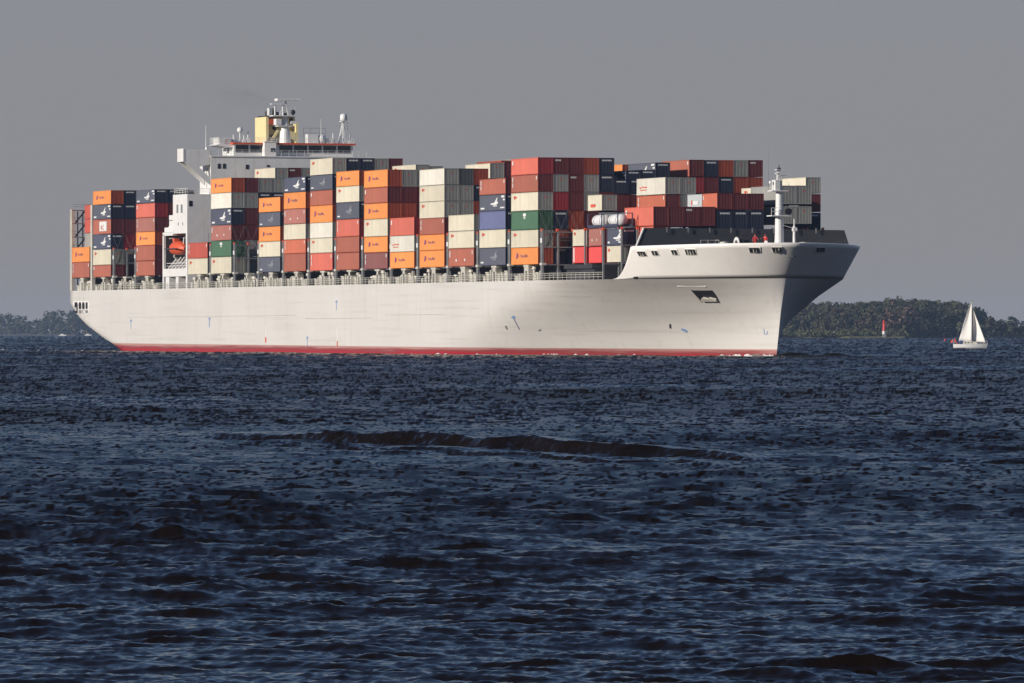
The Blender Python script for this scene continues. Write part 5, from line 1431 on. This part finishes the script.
d = 1420.0; sb = empty('sailboat', (px(969.5, d), d, 0), R(-8)); tag(sb, 'white sailing yacht with two white sails passing before the far wood', 'sailboat')
k_ = d / F
X_ = lambda x: (x - 969.5) * k_
Zz = lambda y_: hz(y_, d)
a = MB(); n = 11; secs = 15
for i in range(secs):
    f = i / (secs - 1); x = X_(953.5) + (X_(985.5) - X_(953.5)) * f; w = 1.25 * (math.sin(math.pi * (0.22 + 0.78 * (1 - f))) ** 0.8 if f > 0.0 else math.sin(math.pi * .22)) if f < 1 else 0.02
    w = 1.25 * (1 - max(0, (f - 0.42) / 0.58) ** 2.1) * (0.75 + 0.25 * min(1, f / 0.35)) + 0.02
    sh = 0.85 + 0.25 * (f - 0.3) ** 2 * 1.6
    for j in range(n):
        th = math.pi * j / (n - 1); a.v.append((x + (0.55 * (f ** 4) * (1 - abs(math.sin(th)))), -w * math.cos(th) , sh - (sh + 0.45) * math.sin(th) ** 0.65))
    if i:
        for j in range(n - 1): k = i * n + j; a.f.append((k - n, k, k + 1, k - n + 1)); a.m.append(0)
a.f.append(tuple(range(n))); a.m.append(0)
for i in range(secs - 1): a.f.append((i * n, (i + 1) * n, (i + 1) * n + n - 1, i * n + n - 1)); a.m.append(0)
a.build('hull', M['white'], sb)
a = MB(); a.prism([(X_(963), 0.9), (X_(978), 0.95), (X_(976), 1.35), (X_(972), 1.45), (X_(963.4), 1.45)], 1, -0.65, 0.65); cab = a.build('cabin', M['cream'], sb)
for x in (965, 968, 971.5):
    a = MB(); a.box(X_(x), X_(x + 1.6), -0.67, -0.64, 1.1, 1.3); a.build('window', M['glass'], cab)
a = MB(); a.box(X_(957), X_(963.2), -0.7, 0.7, 1.3, 1.55); a.box(X_(957), X_(957.2), -.65, .65, .9, 1.3); a.build('spray_cover', paint('blue_canvas', (0.03, 0.06, 0.22), .8), sb)
a = MB(); a.tube((X_(971.8), 0, 0.9), (X_(971.8), 0, Zz(299.6)), 0.075, 0.05, n=8); a.build('mast', M['grey'], sb)
a = MB(); a.tube((X_(971.8), 0, Zz(341.5)), (X_(959), 0.25, Zz(341.2)), 0.06); a.build('boom', M['white'], sb)
def sail(name, A0, B0, C0, belly, parent):
    """three-cornered cloth: A head, B tack, C clew; belly swells away from the wind"""
    a = MB(); n = 12; A0, B0, C0 = Vector(A0), Vector(B0), Vector(C0)
    for i in range(n + 1):
        f = i / n
        for j in range(n + 1):
            g = j / n; p = A0.lerp(B0, f).lerp(A0.lerp(C0, f), g)
            roach = math.sin(math.pi * f) * 0.12 * g
            p = p + Vector((-roach, belly * math.sin(math.pi * g) * math.sin(math.pi * min(1, f * 0.9 + .1)) + (0.25 * g * f if belly > 0 else 0), 0)); a.v.append(tuple(p))
    for i in range(n):
        for j in range(n): k = i * (n + 1) + j; a.f.append((k, k + 1, k + n + 2, k + n + 1)); a.m.append(0)
    o = a.build(name, M['sail'], parent, smooth=True); s = o.modifiers.new('cloth', 'SOLIDIFY'); s.thickness = 0.012; return o
M['sail'] = paint('sailcloth', (0.80, 0.76, 0.70), 0.8, 0.03)
sail('mainsail', (X_(971.5), 0, Zz(300.6)), (X_(971.5), 0, Zz(341)), (X_(958.6), 0.3, Zz(340.7)), 0.35, sb)
sail('jib', (X_(973.2), 0, Zz(309.3)), (X_(985.6), 0, Zz(342.2)), (X_(972.6), 0.75, Zz(342)), 0.55, sb)
for nm, p, q in (('forestay', (X_(972), 0, Zz(308)), (X_(987), 0, 1.15)), ('backstay', (X_(971.8), 0, Zz(301)), (X_(953.6), 0, 1.0))):
    a = MB(); a.tube(p, q, 0.015, n=4); a.build(nm, M['grey'], sb)
a = MB(); a.bar((X_(983), -0.35, 1.0), (X_(987.4), 0, 1.65), 0.05); a.bar((X_(983), .35, 1.0), (X_(987.4), 0, 1.65), 0.05); a.bar((X_(987.2), 0, 1.0), (X_(987.4), 0, 1.65), 0.05)
for x in (955, 960, 976, 981): a.bar((X_(x), -1.0 if x < 970 else -.6, 0.95), (X_(x), -1.0 if x < 970 else -.6, 1.5), 0.04)
a.build('pulpit', M['white'], sb)
a = MB(); a.bar((X_(953.4), 0.3, 0.95), (X_(952.6), 0.3, 2.0), 0.05); fl = a.build('flag_staff', M['white'], sb)
a = MB(); a.prism([(X_(952.7), 1.95), (X_(950.6), 1.55), (X_(950.8), 1.05), (X_(952.9), 1.35)], 1, .29, .32); a.build('flag', paint('flag_red', (0.65, 0.08, 0.03), .7), fl)
jk = paint('orange_jacket', (0.70, 0.12, 0.04), 0.8)
person((px(954.8, d), d - 0.35, 0.35), R(-90), 'helmsman in orange jacket sitting at the stern of the sailing yacht', ((.2, .6, .6), (.3, .5, .6)), jk, sit=True)

def motorboat(x, d, label):
    r_ = empty('motorboat', (px(x, d), d, 0)); tag(r_, label, 'boat')
    a = MB(); a.prism([(-3.6, -0.3), (3.0, -0.3), (4.2, 1.1), (-3.6, 0.95)], 1, -1.2, 1.2); a.build('hull', M['mark_white'], r_)
    a = MB(); a.prism([(-2.2, 1.0), (1.6, 1.0), (0.8, 2.0), (-2.0, 2.0)], 1, -.95, .95); a.build('cabin', M['mark_white'], r_)
motorboat(62.5, 6500, 'tiny white motorboat off the hazy left shore')
motorboat(88, 7000, 'tiny white boat close to the ship stern on the far water')
d = 7960.0
hs = empty('house', (px(47.5, d), d, hz(320, d))); tag(hs, 'tiny white house high among the hazy trees on the left', 'house')
a = MB(); a.box(-2.2, 2.2, -3, 3, -14, 3); a.build('wall', M['mark_white'], hs)
a = MB(); a.prism([(-3, 4.01), (3, 4.01), (0, 6)], 1, -3.3, 3.3); a.build('roof', M['dark'], hs)

# ------------------------------------------------------------------ thin smoke from the funnel
def smoke():
    m = bpy.data.materials.new('exhaust_smoke'); m.use_nodes = True; t = m.node_tree; t.nodes.clear()
    out = t.nodes.new('ShaderNodeOutputMaterial'); v = t.nodes.new('ShaderNodeVolumePrincipled')
    v.inputs['Color'].default_value = (0.16, 0.15, 0.15, 1)
    tc = t.nodes.new('ShaderNodeTexCoord'); ln = t.nodes.new('ShaderNodeVectorMath'); ln.operation = 'LENGTH'; t.links.new(tc.outputs['Object'], ln.inputs[0])
    nz = t.nodes.new('ShaderNodeTexNoise'); nz.inputs['Scale'].default_value = 2.2; nz.inputs['Detail'].default_value = 4; t.links.new(tc.outputs['Object'], nz.inputs['Vector'])
    mr = t.nodes.new('ShaderNodeMapRange'); mr.inputs['From Min'].default_value = 1.0; mr.inputs['From Max'].default_value = 0.1; mr.inputs['To Max'].default_value = 0.05; t.links.new(ln.outputs['Value'], mr.inputs['Value'])
    r2 = t.nodes.new('ShaderNodeMapRange'); r2.inputs['From Min'].default_value = 0.4; r2.inputs['From Max'].default_value = 0.65; t.links.new(nz.outputs['Fac'], r2.inputs['Value'])
    mu = t.nodes.new('ShaderNodeMath'); mu.operation = 'MULTIPLY'; t.links.new(mr.outputs['Result'], mu.inputs[0]); t.links.new(r2.outputs['Result'], mu.inputs[1])
    t.links.new(mu.outputs[0], v.inputs['Density']); t.links.new(v.outputs[0], out.inputs['Volume'])
    a = MB(); ball(a, (0, 0, 0), 1.0, n=20)
    o = a.build('smoke', m); o.scale = (8.0, 4.0, 2.6)
    c = S2W(-197, 0, 0); o.location = (px(242, c.y), c.y + 2, hz(95, c.y)); o.rotation_euler = (0, R(14), 0)
    tag(o, 'faint dark exhaust smoke drifting left above the funnel', 'smoke', kind='stuff')
smoke()

# ------------------------------------------------------------------ haze over the river
def haze():
    m = bpy.data.materials.new('river_haze'); m.use_nodes = True; t = m.node_tree; t.nodes.clear()
    out = t.nodes.new('ShaderNodeOutputMaterial'); v = t.nodes.new('ShaderNodeVolumePrincipled')
    v.inputs['Color'].default_value = (0.50, 0.68, 1.0, 1); v.inputs['Density'].default_value = 3.6e-5
    t.links.new(v.outputs[0], out.inputs['Volume'])
    a = MB(); a.box(-12500, 12500, -60, 10400, -4.2, 52)
    o = a.build('haze', m); o['kind'] = 'stuff'; o['label'] = 'thin blue-grey haze lying over the river'; o['category'] = 'haze'
haze()
print('CONTAINERS', NCON)
